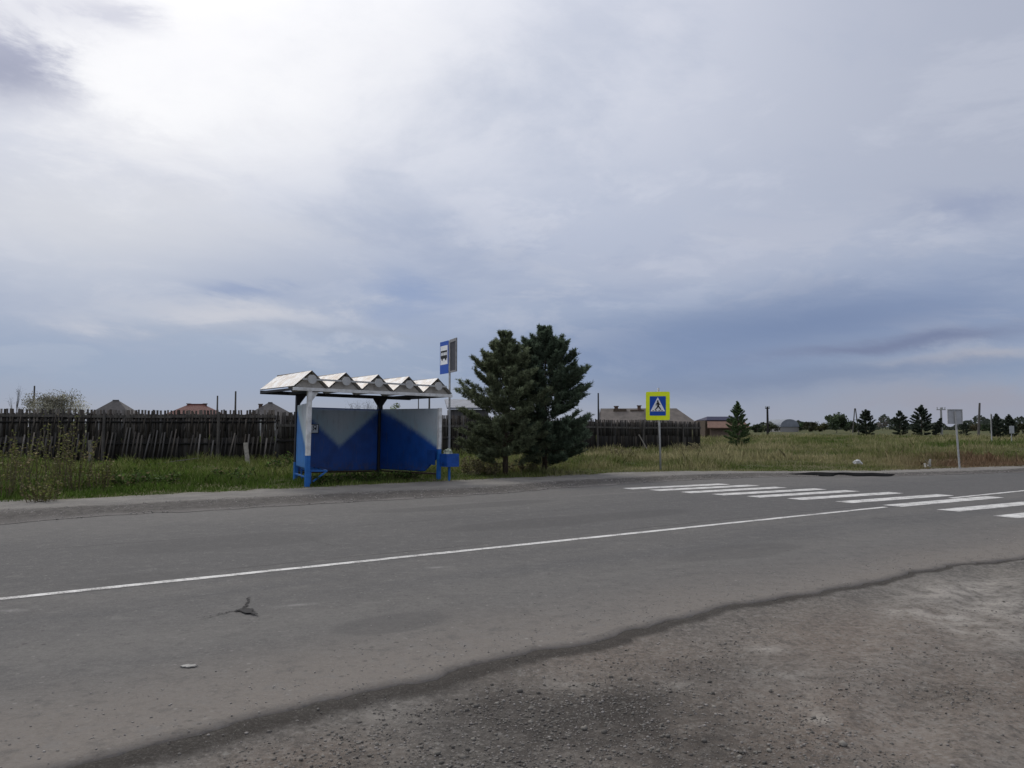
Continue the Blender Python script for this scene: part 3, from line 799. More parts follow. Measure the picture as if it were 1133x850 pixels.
# ------------------------------------------------------------------ fences
def boards_mesh(A, B, n_, z0f, z1f, wf, off, tone, slant=0, gap=0.0, jit=.03, name='boards', parent=None, th=.025, drop=.0):
    A = Vector(A); B = Vector(B); d = B-A; L = d.length; d.normalize(); nrm = Vector((d.y, -d.x, 0))
    if nrm.dot(-A) < 0: nrm = -nrm                      # towards the road
    V, F_, C_ = [], [], []
    k = 0
    for i in range(n_):
        if random.random() < drop: continue
        t = (i+.5)/n_; c = A+d*(L*t)+nrm*(off+random.uniform(-.012, .012))
        w = wf*random.uniform(.8, 1.15); z0 = z0f(t)+gz1(c.x, c.y); z1 = z1f(t)+gz1(c.x, c.y)*.0+random.gauss(0, jit); sl_ = slant+random.gauss(0, .03)
        hh = z1-z0
        for (zz_, dx) in ((z0, 0), (z1, sl_*hh)):
            for (sx, sy) in ((-1, -1), (1, -1), (1, 1), (-1, 1)):
                p = c+d*(sx*w/2+dx)+nrm*(sy*th/2); V.append((p.x, p.y, zz_))
        F_ += [(k, k+3, k+2, k+1), (k+4, k+5, k+6, k+7), (k, k+1, k+5, k+4), (k+1, k+2, k+6, k+5), (k+2, k+3, k+7, k+6), (k+3, k, k+4, k+7)]
        kk = tone*math.exp(random.gauss(0, .4)); wm = random.uniform(-.04, .08)
        C_ += [(kk*(1.1+wm), kk, kk*(.9-wm))]*8
        k += 8
    if name == 'picket_row':                            # the batten the pickets are nailed to
        zb = [z0f(t)*.3+z1f(t)*.7 for t in (0, 1)]
        for t, z_ in ((0, zb[0]), (1, zb[1])):
            c = A+d*(L*t)+nrm*(off-.02)
            for (sy, sz) in ((-1, -1), (1, -1), (1, 1), (-1, 1)):
                p = c+nrm*(sy*.02); V.append((p.x, p.y, z_+sz*.035)); C_.append((.02, .019, .018))
        F_ += [(k, k+1, k+2, k+3), (k+7, k+6, k+5, k+4), (k, k+4, k+5, k+1), (k+1, k+5, k+6, k+2), (k+2, k+6, k+7, k+3), (k+3, k+7, k+4, k)]
    V = np.array(V) - np.array(parent.location if parent else (0, 0, 0))
    return mesh_np(name, V, np.array(F_), m_boards, parent, cols=np.array(C_))

def fence(A, B, zt, label, npost, rails, tone):
    A = Vector((*A, 0)); B = Vector((*B, 0)); L = (B-A).length; d = (B-A).normalized(); nrm = Vector((d.y, -d.x, 0))
    if nrm.dot(-A) < 0: nrm = -nrm
    f = empty('wooden_fence', A, 0, label, 'fence', 'old wooden fences along the meadow')
    boards_mesh(A, B, int(L/.132), lambda t: -.05, lambda t: zt(t)*.925, .168, 0, tone, name='boards', parent=f, jit=.012)
    boards_mesh(A, B, int(L/.132), lambda t: zt(t)*.45, zt, .082, .03, tone*1.15, name='picket_row', parent=f, drop=.03, jit=.012)
    for zr in rails:
        mb = MB()
        n_ = max(2, int(L/4))
        for i in range(n_):
            a = A+d*(L*i/n_)-A; b_ = A+d*(L*(i+1)/n_)-A
            za, zb_ = zt(i/n_)*zr, zt((i+1)/n_)*zr
            q = nrm*(.06 if zr > .6 else .05)
            mb.beam(a+q+Vector((0, 0, za+random.uniform(-.02, .02))), b_+q+Vector((0, 0, zb_+random.uniform(-.02, .02)))-d*.004, .05, .11)
        mb.build('rail', m_wood, f)
    for i in range(npost):
        t = (i+.5)/npost; p = d*(L*t)+nrm*.12; mb = MB()
        z_ = gz1(A.x+p.x, A.y+p.y)
        mb.tube([(p.x, p.y, z_-.2), (p.x+random.uniform(-.03, .03), p.y, zt(t)-random.uniform(.02, .3))], [.075, .06], 8); mb.build('post', m_wood, f)
    return f
LA, LB = (-58.0, 31.2), (-10.2, 34.0)
f1_ = fence(LA, LB, lambda t: 2.44+.02*math.sin(t*19)-.13*t, 'long dark weathered board fence left of the bus shelter', 10, (.88,), .050)
boards_mesh((*LA, 0), (*LB, 0), 256, lambda t: -.05, lambda t: 1.30+.10*math.sin(t*31), .06, .10, .060, slant=.15, jit=.12, name='picket_row', parent=f1_, drop=.1)
boards_mesh((*LA, 0), (*LB, 0), 168, lambda t: 1.3, lambda t: 2.0, .05, .075, .045, slant=.12, jit=.16, name='picket_row', parent=f1_, drop=.3)
f2_ = fence(LB, (13.9, 58.2), lambda t: 2.22-.25*t+.03*math.sin(t*25), 'long grey board fence running away behind the shelter and the two pines', 7, (.75,), .045)
boards_mesh((*LB, 0), (2.5, 46.6, 0), 52, lambda t: -.05, lambda t: 1.4, .05, .10, .07, slant=.08, jit=.2, name='picket_row', parent=f2_, drop=.3)
# loose timbers by the fence
def timber(base, top, w, label, name='fence_stake', mat=None):
    mb = MB(); a = Vector(base); b_ = Vector(top); mb.beam((0, 0, -.1), b_-a, w, w*.6); o = mb.build(name, mat or m_stakewood); o.location = a
    return tag(o, label, 'stake')
m_stakewood = M('pale_stake_wood', (.20, .185, .155), .9, .4, 12, stretch=(1, 1, .2))
d_ = 32.0
timber((X(102, d_), d_, gz1(X(102, d_), d_)), (X(101, d_), d_, 1.05), .15, 'short upright grey stake before the dark fence near the tall weeds')
timber((X(276, 31), 31.0, gz1(X(276, 31), 31)), (X(269.5, 31.5), 31.8, .92), .16, 'pale plank leaning against the dark fence left of the shelter', 'leaning_plank')
d_ = 48
timber((X(718, d_), d_, gz1(X(718, d_), d_)), (X(708, d_), d_+.5, 1.1), .07, 'thin pale stick leaning before the far end of the grey fence', 'leaning_plank')
# fallen thin pole on the grass by the fence
mb = MB(); mb.tube([(0, 0, .02), (1.1, .3, .16), (2.1, .6, .30)], [.02, .017, .012], 6); o = mb.build('fallen_branch', m_stakewood); o.location = (X(155, 30.5), 30.5, gz1(X(155, 30.5), 30.5))
tag(o, 'thin pale branch lying in the grass along the dark fence', 'branch')

# ------------------------------------------------------------------ houses beyond the fences
m_rgrey = M('grey_roof', (.095, .088, .085), .85, .25, 3)
m_rred = M('red_roof', (.12, .046, .038), .85, .25, 3)
m_rbrown = M('old_slate_roof', (.125, .108, .096), .9, .3, 1.5)
m_rblue = M('navy_roof', (.012, .014, .05), .8, .2, 3)
m_hwall = M('house_wall_brick', (.19, .14, .11), .9, .25, 3)
m_hwallp = M('house_wall_pale', (.30, .29, .27), .9, .2, 3)
m_brick = M('chimney_brick', (.14, .09, .07), .9, .3, 10)
m_glass = M('dark_window', (.03, .035, .045), .2, .1, 3, spec=.5)
m_logs = M('dark_timber_wall', (.10, .075, .055), .9, .3, 6)
def hip_house(cx, d, w, dep, eave, ridge, rl, rz, roofm, wallm, label, chim=(), gable=0, win=True, name='house'):
    h = empty(name, (cx, d, 0), rz, label, 'house')
    mb = MB(); mb.box((0, 0, eave/2), (w-.5, dep-.5, eave)); mb.build('wall', wallm, h)
    mb = MB(); e = eave+.005
    A_ = [(-w/2, -dep/2, e), (w/2, -dep/2, e), (w/2, dep/2, e), (-w/2, dep/2, e)]
    R_ = [(-rl/2, 0, ridge), (rl/2, 0, ridge)]
    lo = [(x, y, z-.12) for x, y, z in A_]
    mb.add(A_+R_+lo, [(0, 1, 5, 4), (1, 2, 5), (2, 3, 4, 5), (3, 0, 4), (0, 6, 7, 1), (1, 7, 8, 2), (2, 8, 9, 3), (3, 9, 6, 0), (6, 9, 8, 7)])
    rf = mb.build('roof', roofm, h)
    mb = MB(); mb.tube([(-rl/2, 0, ridge+.03), (rl/2, 0, ridge+.03)], .11, 6); mb.build('ridge_cap', roofm, rf)
    for (x_, y_, hh, ww) in chim:
        mb = MB(); mb.box((x_, y_, ridge-.5+hh/2), (ww, ww, hh+.9)); mb.box((x_, y_, ridge+hh), (ww+.16, ww+.16, .12)); mb.build('chimney', m_brick, rf)
    if win:
        for k in (-.3, 0, .3):
            mb = MB(); mb.box((k*w, -dep/2+.24, eave*.55), (1.2, .08, 1.3)); wn = mb.build('window', m_white, h)
            mb = MB(); mb.box((k*w, -dep/2+.19, eave*.55), (1.0, .04, 1.1)); mb.build('pane', m_glass, wn)
    return h
d = 120
hip_house(X(128, d), d, 6.4, 5, 3.3, Z(443.4, d), .9, R(4), m_rgrey, m_hwall, 'distant house with a grey hipped roof showing above the fence beside the blossoming bush', name='house')
hip_house(X(217, d), d, 7, 6, 3.4, Z(447.8, d), 2.4, 0, m_rred, m_hwall, 'distant house with a low red hipped roof above the fence', chim=((-1.2, .2, .12, .4), (1.3, .2, .12, .4)))
hip_house(X(299, 110), 110, 6.5, 5, 3.1, Z(446, 110), .6, R(20), m_rgrey, m_hwallp, 'distant house with a grey peaked roof and a chimney just left of the bus shelter', chim=((-1.3, -.3, -.2, .5),))
# grey-blue shed right of the shelter
d = 62
h = empty('shed', (X(513, d), d, 0), R(8), 'grey-blue lean-to shed showing between the shelter and the pines', 'shed')
mb = MB(); mb.box((.3, 0, 1.45), (3.0, 3, 2.9)); mb.build('wall', M('shed_boards', (.09, .085, .085), .9, .3, 3, stretch=(4, 1, .3)), h)
mb = MB(); mb.add([(-1.4, -1.7, 3.05), (2.0, -1.7, 3.05), (2.0, 1.7, 3.8), (-1.4, 1.7, 3.8), (-1.4, -1.7, 2.92), (2.0, -1.7, 2.92), (2.0, 1.7, 3.67), (-1.4, 1.7, 3.67)],
                  [(0, 1, 2, 3), (7, 6, 5, 4), (0, 4, 5, 1), (1, 5, 6, 2), (2, 6, 7, 3), (3, 7, 4, 0)])
mb.build('roof', M('shed_roof', (.20, .21, .24), .7, .25, 3), h)
# long house beyond the right fence
d = 92
lh = empty('long_house', (X(713, d), d, 0), R(-4), 'long low house with a worn brown roof and two chimneys behind the yellow sign', 'house')
mb = MB(); mb.box((0, 0, 1.0), (10.0, 6, 2.0)); mb.build('wall', m_logs, lh)
mb = MB(); zr, ze = Z(452, d), 1.95
mb.add([(-5.3, -3.4, ze), (5.6, -3.4, ze), (5.6, 3.4, ze), (-5.3, 3.4, ze), (-5.1, 0, zr), (3.7, 0, zr), (-5.3, -3.4, ze-.1), (5.6, -3.4, ze-.1), (5.6, 3.4, ze-.1), (-5.3, 3.4, ze-.1)],
       [(0, 1, 5, 4), (1, 2, 5), (2, 3, 4, 5), (3, 0, 4), (0, 6, 7, 1), (1, 7, 8, 2), (2, 8, 9, 3), (3, 9, 6, 0), (6, 9, 8, 7)])
rf = mb.build('roof', m_rbrown, lh)
for (x_, hh, w) in ((-3.3, -.12, .42), (-.65, -.05, .38)):
    mb = MB(); mb.box((x_, -.35, zr-.1+hh), (w, w, .8)); mb.box((x_, -.35, zr+.35+hh), (w+.15, w+.15, .1)); mb.build('chimney', m_brick, rf)
mb = MB()
mb.box((-2.9, -.5, zr-.25), (1.5, .5, .35)); mb.box((-.9, -.5, zr-.35), (1.6, .4, .3)); mb.build('roof_patch', m_logs, rf)
mb = MB(); mb.prism([(-3.3, 0), (3.3, 0), (0, zr-ze-.05)], (-5.24, 0, ze+.01), (0, 1, 0), (0, 0, 1), (-1, 0, 0), .08); mb.build('gable_wall', m_dark, lh)
d = 105
bh = empty('navy_house', (X(797, d), d, 0), R(6), 'distant house with a navy roof and a rusty brown porch roof behind the small pine', 'house')
mb = MB(); mb.box((0, 1, 1.2), (5, 4, 2.4)); mb.build('wall', m_logs, bh)
mb = MB(); zt_ = Z(461, d)
mb.add([(-2.3, -1, 2.45), (3.0, -1, 2.45), (3.0, 3, 2.45), (-2.3, 3, 2.45), (-1.6, .6, zt_), (3.0, .6, zt_), (-2.3, -1, 2.35), (3.0, -1, 2.35), (3.0, 3, 2.35), (-2.3, 3, 2.35)],
       [(0, 1, 5, 4), (1, 2, 5), (2, 3, 4, 5), (3, 0, 4), (0, 6, 7, 1), (1, 7, 8, 2), (2, 8, 9, 3), (3, 9, 6, 0), (6, 9, 8, 7)]); rf = mb.build('roof', m_rblue, bh)
mb = MB(); mb.tube([(2.2, .6, zt_-.1), (2.2, .6, zt_+.45)], .05, 6); mb.build('vent_pipe', m_dark, rf)
mb = MB(); mb.add([(-2.9, -3, 1.45), (2.9, -3, 1.45), (2.8, -1.05, 2.3), (-2.2, -1.05, 2.3), (-2.9, -3, 1.35), (2.9, -3, 1.35), (2.8, -1.05, 2.2), (-2.2, -1.05, 2.2)],
                  [(0, 1, 2, 3), (7, 6, 5, 4), (0, 4, 5, 1), (1, 5, 6, 2), (2, 6, 7, 3), (3, 7, 4, 0)]); mb.build('porch_roof', M('rusty_roof', (.17, .10, .075), .9, .3, 3), bh)
mb = MB(); mb.box((0, -2.3, .65), (4.6, .12, 1.3)); mb.build('porch_wall', m_hwall, bh)
d = 230
fh = empty('barn', (X(864, d), d, 0), R(15), 'far pale grey barn with an arched roof among the distant bushes', 'barn')
mb = MB(); mb.box((0, 0, .75), (6, 8, 1.5)); mb.build('wall', m_hwallp, fh)
mb = MB(); mb.prism([(3.1*math.cos(a*math.pi/14), 2.2*math.sin(a*math.pi/14)) for a in range(15)], (0, -4.2, 1.5), (1, 0, 0), (0, 0, 1), (0, 1, 0), 8.4); mb.build('roof', M('barn_roof', (.22, .24, .27), .8, .2, 1), fh)

# ------------------------------------------------------------------ poles
def pole(px, pt, d, w, label, name='utility_pole', lean=0, mat=None, arm=0, dirx=1, z0=-.3):
    o = empty(name, (X(px, d), d, 0), 0, label, 'pole', None)
    h = Z(pt, d)
    mb = MB(); mb.tube([(-lean, 0, z0), (0, 0, h)], [w*.6, w*.42], 8); mb.build('shaft', mat or m_polewood, o)
    if arm:
        for dz in ((.35, 1.5) if arm > 1 else (.35,)):
            mb = MB(); mb.beam((-arm/2*1.4, 0, h-dz), (arm/2*1.4, 0, h-dz), .14, .14); ar = mb.build('cross_arm', mat or m_polewood, o)
            for k in (-.6, 0.25, .62):
                mb = MB(); mb.tube([(k*arm, 0, h-dz+.07), (k*arm, 0, h-dz+.38)], [.05, .09], 6); mb.build('insulator', m_palegrey, ar)
    return o
pole(37.5, 427, 90, .20, 'thin wooden pole rising out of the pale blossoming bush')
pole(240.5, 438, 95, .22, 'shorter of the two bare poles above the fence left of the shelter')
pole(260.5, 433, 95, .24, 'taller of the two bare poles above the fence left of the shelter')
pole(463, 436, 100, .14, 'thinner of the two poles seen between the shelter roof and its right wall')
pole(475, 436, 80, .20, 'thicker of the two poles seen between the shelter roof and its right wall')
pole(662, 435, 75, .16, 'thin dark pole at the left gable of the long brown-roofed house', mat=m_dark)
pole(849, 450, 150, .42, 'stubby dark pole with a small top standing in the field right of the small pine', mat=M('creosote', (.03, .028, .028), .9, .3, 5), arm=.6)
d = 190
o = empty('braced_pole', (X(946, d), d, 0), 0, 'grey A-shaped braced pole between the round green tree and a dark pine', 'pole')
for k in (-.75, .75):
    mb = MB(); mb.tube([(k, 0, -.3), (k*.12, 0, Z(452, d))], [.17, .12], 8); mb.build('leg', m_polewood, o)
mb = MB(); mb.beam((-.45, 0, 3.2), (.45, 0, 3.2), .1, .12); mb.build('brace', m_polewood, o)
o = pole(1041, 451, 125, .34, 'pale concrete power pole with two cross arms and a slanting strut', mat=m_concrete, arm=1.0)
mb = MB(); mb.tube([(-1.0, 0, -.2), (-.05, 0, Z(462, 125))], [.12, .10], 8); mb.build('strut', m_concrete, o)
pole(1084, 446, 110, .30, 'bare leaning grey pole right of the blank square sign', lean=.35)

# blank sign backs on the right
sx_, sy_ = ground_pt(1062, 520.5)
o = empty('road_sign', (sx_, sy_, .03), 0, 'pale square road sign seen from its blank back on a thin grey pole', 'road sign')
mb = MB(); mb.tube([(0, 0, -.1), (-.11, 0, Z(456, sy_))], .034, 10); mb.build('pole', m_galv, o)
mb = MB(); mb.prism(rrect(.52, .52, .03), (-.10, .045, Z(462.3, sy_)), (1, 0, 0), (0, 0, 1), (0, 1, 0), .012); pl = mb.build('sign_plate', m_palegrey, o)
mb = MB(); c0 = Vector((-.10, .03, Z(462.3, sy_)))
mb.box(c0+Vector((-.265, 0, 0)), (.02, .03, .52)); mb.box(c0+Vector((.265, 0, 0)), (.02, .03, .52)); mb.box(c0+Vector((0, 0, .27)), (.55, .03, .02)); mb.build('plate_rim', m_galv, pl)
d = 70
o = empty('road_sign', (X(1096, d), d, 0), R(60), 'tall narrow grey road sign on two posts before the pines at the right edge', 'road sign')
for k in (-.35, .35):
    mb = MB(); mb.tube([(k, 0, -.1), (k, 0, Z(458, d))], .04, 8); mb.build('post', m_galv, o)
mb = MB(); mb.box((0, -.06, Z(467, d)), (1.0, .03, 1.35)); mb.build('sign_plate', m_signback, o)
d = 75
o = empty('road_sign', (X(1118, d), d, 0), R(10), 'small white rectangular road sign at the right edge before a pine', 'road sign')
mb = MB(); mb.tube([(0, 0, -.1), (0, 0, Z(471, d))], .04, 8); mb.build('post', m_galv, o)
mb = MB(); mb.box((0, -.06, Z(475.5, d)), (.5, .03, .72)); mb.build('sign_plate', m_palegrey, o)

# ------------------------------------------------------------------ trees
def needles(segs, per, ln, wd, c0, var, seedcol=None):
    """segs: list of (p0, p1, dens); returns verts, tris, cols"""
    P0 = np.array([s[0] for s in segs]); P1 = np.array([s[1] for s in segs]); dn = np.array([s[2] for s in segs])
    idx = np.repeat(np.arange(len(segs)), np.maximum(1, (per*dn).astype(int)))
    N = len(idx); t = rng.uniform(0, 1.0, N)**.8
    D = P1-P0; D /= np.linalg.norm(D, axis=1)[:, None]+1e-9
    b = P0[idx]+(P1-P0)[idx]*t[:, None]
    rd = rng.normal(size=(N, 3)); rd /= np.linalg.norm(rd, axis=1)[:, None]
    di = D[idx]*.75+rd*.85+np.array([0, 0, .22]); di /= np.linalg.norm(di, axis=1)[:, None]
    L = ln*rng.uniform(.6, 1.25, N); tip = b+di*L[:, None]
    sd = np.cross(di, rng.normal(size=(N, 3))); sd /= np.linalg.norm(sd, axis=1)[:, None]+1e-9
    w = wd*rng.uniform(.7, 1.2, N)[:, None]
    m_ = b+di*(L*.45)[:, None]
    V = np.stack([b, m_+sd*w/2, tip, m_-sd*w/2], 1).reshape(-1, 3)
    F_ = np.arange(N*4).reshape(N, 4)
    sc_ = np.exp(rng.normal(0, var, len(segs)))[idx]*np.exp(rng.normal(0, var*.6, N))
    C_ = np.array(c0)[None]*sc_[:, None]
    C_ = np.repeat(C_, 4, 0)
    return V, F_, C_

def pine(px_base, d, H, Rad, seed, label, z_lo=.10, whorls=17, nbr=6, per=46, ln=.11, wd=.02, c0=(.033, .052, .026), skew=0, loc=None, group=None, prof=None, name='pine_tree', lean=0.0):
    rs = random.Random(seed)
    x0 = X(px_base, d) if loc is None else loc[0]
    y0 = d if loc is None else loc[1]
    t = empty(name, (x0, y0, gz1(x0, y0)), 0, label, 'pine tree', group)
    tw = MB(); segs = []
    tp = [Vector((lean*z/H+rs.uniform(-.02, .02)*H/4.5, rs.uniform(-.02, .02)*H/4.5, z)) for z in np.linspace(-.1, H*.97, 9)]
    tw.tube(tp, [max(.012, H*.022*(1-i/8.5)) for i in range(9)], 8)
    prof = prof or (lambda q: min(1, (q-.02)/.16+.5) if q < .1 else (1-q)**.72*1.08)
    def spine(z): return Vector((lean*z/H, 0, z))
    for w in range(whorls):
        q0 = z_lo+(1-z_lo)*(w/(whorls-.3))
        n_ = nbr if q0 < .85 else max(3, nbr-2)
        a0 = rs.uniform(0, 6.28)
        for k in range(n_):
            q = min(.985, max(.03, q0+rs.uniform(-.05, .05)))
            az = a0+6.283*k/n_+rs.uniform(-.35, .35)
            L = Rad*prof(q)*rs.choice((.78, .86, .9, .94, .97, 1))*(1+skew*math.cos(az))
            L = max(L, .10*H/4.6)
            el = R(0+42*q**1.2)+rs.uniform(-.15, .15); L /= max(.6, math.cos(el+.2))
            dv = Vector((math.cos(az)*math.cos(el), math.sin(az)*math.cos(el), math.sin(el)))
            p = spine(q*H); br = [p.copy()]
            st_ = 6
            for i in range(st_):
                up = .05+.34*(i/st_)**2
                dv = (dv+Vector((rs.uniform(-.08, .08), rs.uniform(-.08, .08), up*.55))).normalized()
                p = p+dv*(L/st_); br.append(p.copy())
            tw.tube(br, [max(.004, .012*H/4.6*(1-q*.6)*(1-i/7)) for i in range(st_+1)], 4, caps=False)
            segs.append((br[-2], br[-1]+dv*(.10*H/4.6), 1.3))
            ntw = max(4, int(4+9*min(1, L/(1.0*H/4.6))))
            for j in range(ntw):
                f = .22+.76*(j+rs.random()*.6)/ntw
                ii = min(st_-1, int(f*st_)); b0 = br[ii].lerp(br[ii+1], f*st_-ii)
                bd = (br[ii+1]-br[ii]).normalized(); sd = bd.cross(Vector((0, 0, 1))).normalized()*rs.choice((-1, 1))
                td = (bd*.8+sd*rs.uniform(.4, 1.0)+Vector((0, 0, rs.uniform(.0, .75)))).normalized()
                tl = (.13+.24*(1-f)*min(1, L/H*4.6))*H/4.6*rs.uniform(.7, 1.2)
                e0 = b0+td*tl*.55; e1 = b0+(td+Vector((0, 0, .35))).normalized()*tl
                up_ = Vector((rs.gauss(0, .2), rs.gauss(0, .2), 1)).normalized()*rs.uniform(.09, .17)*H/4.6
                if f > .4: segs.append((b0, b0+up_, .55))
                segs.append((b0, e0, .5 if f < .45 else .8)); segs.append((e0, e1+Vector((0, 0, tl*.1)), 1))
    # several leading shoots
    for k in range(5):
        a = k*1.257+rs.random(); q = rs.uniform(.78, .92); b0 = spine(q*H); segs.append((b0, b0+Vector((math.cos(a)*.16, math.sin(a)*.16, rs.uniform(.32, .55)))*H/4.6, 1.1))
    # the topmost shoot
    segs.append((spine(H*.93), spine(H), 1.6))
    tw.build('trunk', m_bark, t, smooth=True)
    V, F_, C_ = needles(segs, per, ln*H/4.6, wd*H/4.6, c0, .28)
    mesh_np('crown', V, F_, m_needle, t, cols=C_)
    return t
D1 = ground_pt(559, 527.5)[1]; D2 = ground_pt(603, 525)[1]
def prof1(q): return min(1, .75+q*1.6) if q < .16 else min(1, 1.8*max(.05, .985-q)**.92)
def prof2(q): return min(1, .80+q*1.2) if q < .17 else min(1, 2.1*max(.05, .99-q)**.92)
pine(559, D1, Z(370, D1)-.22, 1.50, 5, 'left pine of the pair beside the bus shelter, slightly lighter olive green', z_lo=.09, prof=prof1, skew=-.03, c0=(.138, .160, .092), per=36, wd=.019, whorls=26, nbr=7)
pine(603, D2, Z(364, D2)-.24, 1.52, 9, 'right pine of the pair beside the bus shelter, taller and darker', z_lo=.09, prof=prof2, skew=.05, c0=(.098, .130, .084), whorls=28, per=40, nbr=7)
pine(816, 62, Z(445.5, 62), 1.05, 21, 'small young pine standing alone in the meadow right of the yellow sign', z_lo=.04, whorls=16, per=22, wd=.026, c0=(.085, .13, .055), nbr=7, prof=lambda q: min(1, .75+q*2) if q < .15 else min(1, 1.6*max(.03, .975-q)))

def far_pine(px, pt, d, wpx, seed, label, **kw):
    H = Z(pt, d); return pine(px, d, H, wpx/2/F0*d, seed, label, whorls=10, nbr=7, per=18, ln=.2, wd=.06, z_lo=.05, c0=kw.pop('c0', (.060, .076, .054)), prof=lambda q: min(1, .7+q*2) if q < .2 else min(1, 1.8*max(.05, .98-q)), **kw)
far_pine(958, 455, 120, 22, 31, 'round dark pine right of the A-shaped pole')
far_pine(995, 457, 125, 21, 33, 'lower rounded dark pine left of the taller spreading pine by the power pole')
far_pine(1019, 450, 125, 24, 35, 'taller spreading dark pine just left of the concrete power pole')
far_pine(1034, 463, 124, 10, 36, 'small dark pine leaning towards the concrete power pole', lean=1.0)
far_pine(1102, 459, 100, 15, 37, 'left dark pine of the pair at the right edge, behind the narrow grey sign')
far_pine(1116, 460, 102, 16, 38, 'right dark pine of the pair at the right edge, above the small white sign')
far_pine(1066, 468, 130, 15, 39, 'low dark pine showing behind the blank square sign')

def broadleaf(px, d, H, Rad, seed, label, leafs=5000, ls=.16, c0=(.05, .065, .03), zc=.55, name='deciduous_tree', cat='tree', trunk_r=.1, flat=1.0, var=.35, loc=None, group=None, clumps=16, bare=0):
    rs = random.Random(seed); r2 = np.random.default_rng(seed)
    x0, y0 = (X(px, d), d) if loc is None else loc
    t = empty(name, (x0, y0, gz1(x0, y0)), 0, label, cat, group)
    tw = MB(); tw.tube([(0, 0, -.2), (.03*H, 0, H*.35), (0, .02*H, H*.7)], [trunk_r, trunk_r*.7, trunk_r*.25], 7)
    cl = []
    for k in range(clumps):
        a = rs.uniform(0, 6.283); e = rs.uniform(-.55, 1.0); rr_ = Rad*rs.uniform(.45, .85)
        c = Vector((math.cos(a)*math.cos(e)*rr_, math.sin(a)*math.cos(e)*rr_, zc*H+math.sin(e)*(1-zc)*H*.78*flat)); cl.append((c, rs.uniform(.25, .5)*Rad))
        z0 = rs.uniform(.2, .5)*H; b0 = Vector((0, 0, z0)); mid = b0.lerp(c, .5)+Vector((0, 0, -.04*H))
        tw.tube([b0, mid, c+(c-mid)*.4], [trunk_r*.4, trunk_r*.25, trunk_r*.06], 5, caps=False)
        for _ in range(bare):
            e_ = c+Vector((rs.gauss(0, .4), rs.gauss(0, .4), rs.uniform(.1, .7)))*Rad*.5; tw.tube([mid, c.lerp(e_, .4), e_], [trunk_r*.18, trunk_r*.1, trunk_r*.04], 4, caps=False)
    tw.build('trunk', m_greybark, t)
    if leafs:
        C_ = np.array([c[0] for c in cl]); rad = np.array([c[1] for c in cl]); idx = r2.integers(0, len(cl), leafs)
        g = r2.normal(size=(leafs, 3)); g /= np.linalg.norm(g, axis=1)[:, None]; g *= (r2.uniform(0, 1, leafs)**.45)[:, None]
        P = C_[idx]+g*rad[idx][:, None]*np.array([1, 1, .85]); P[:, 2] = np.maximum(P[:, 2], .05*H)
        a = r2.normal(size=(leafs, 3)); a /= np.linalg.norm(a, axis=1)[:, None]; b_ = np.cross(a, r2.normal(size=(leafs, 3))); b_ /= np.linalg.norm(b_, axis=1)[:, None]
        s_ = ls*r2.uniform(.6, 1.3, leafs)[:, None]
        V = np.stack([P-a*s_*.5, P+b_*s_*.3, P+a*s_*.5, P-b_*s_*.3], 1).reshape(-1, 3)
        colr = np.array(c0)[None]*np.exp(r2.normal(0, var, len(cl)))[idx][:, None]*np.exp(r2.normal(0, .2, leafs))[:, None]
        mesh_np('crown', V, np.arange(leafs*4).reshape(-1, 4), m_leaf, t, cols=np.repeat(colr, 4, 0))
    return t
broadleaf(925, 180, Z(456.5, 180), 2.6, 41, 'rounded lighter green tree left of the A-shaped pole', 2500, .5, (.055, .075, .04), zc=.5, clumps=22)
broadleaf(976, 300, Z(461, 300), 2.3, 42, 'faint grey-brown bare tree between two dark pines', 900, .35, (.14, .13, .12), zc=.55, bare=2)
# the pale blossoming bush behind the left fence, and bare trees
d = 46
for i, (px, pt, rad, lb) in enumerate(((48, 435, 1.35, 'left lump of the pale blossoming bush behind the dark fence'), (74, 432, 1.5, 'right lump of the pale blossoming bush behind the dark fence'))):
    broadleaf(px, d+i, Z(pt, d), rad, 50+i, lb, 7500, .085, (.27, .26, .20), zc=.6, name='blossoming_bush', cat='bush', trunk_r=.06, clumps=26, var=.4, bare=2)
broadleaf(17, 60, Z(424, 60), .9, 55, 'bare sapling with thin branches left of the blossoming bush', 60, .07, (.12, .1, .07), zc=.6, name='bare_tree', trunk_r=.035, clumps=9, bare=4)
broadleaf(403, 80, Z(441, 80), 2.4, 56, 'bare twiggy tree seen through the shelter beneath its roof', 500, .09, (.16, .15, .11), zc=.55, name='bare_tree', trunk_r=.06, clumps=18, bare=5)
broadleaf(439, 75, Z(443.5, 75), .95, 57, 'pale green bush seen through the shelter left of two poles', 1500, .14, (.16, .19, .09), zc=.6, name='green_bush', cat='bush', trunk_r=.06, clumps=12)
broadleaf(283, 62, Z(446, 62), .4, 58, 'dark little bush top at the grey house left of the shelter', 500, .1, (.03, .04, .02), name='green_bush', cat='bush', trunk_r=.05, clumps=7)
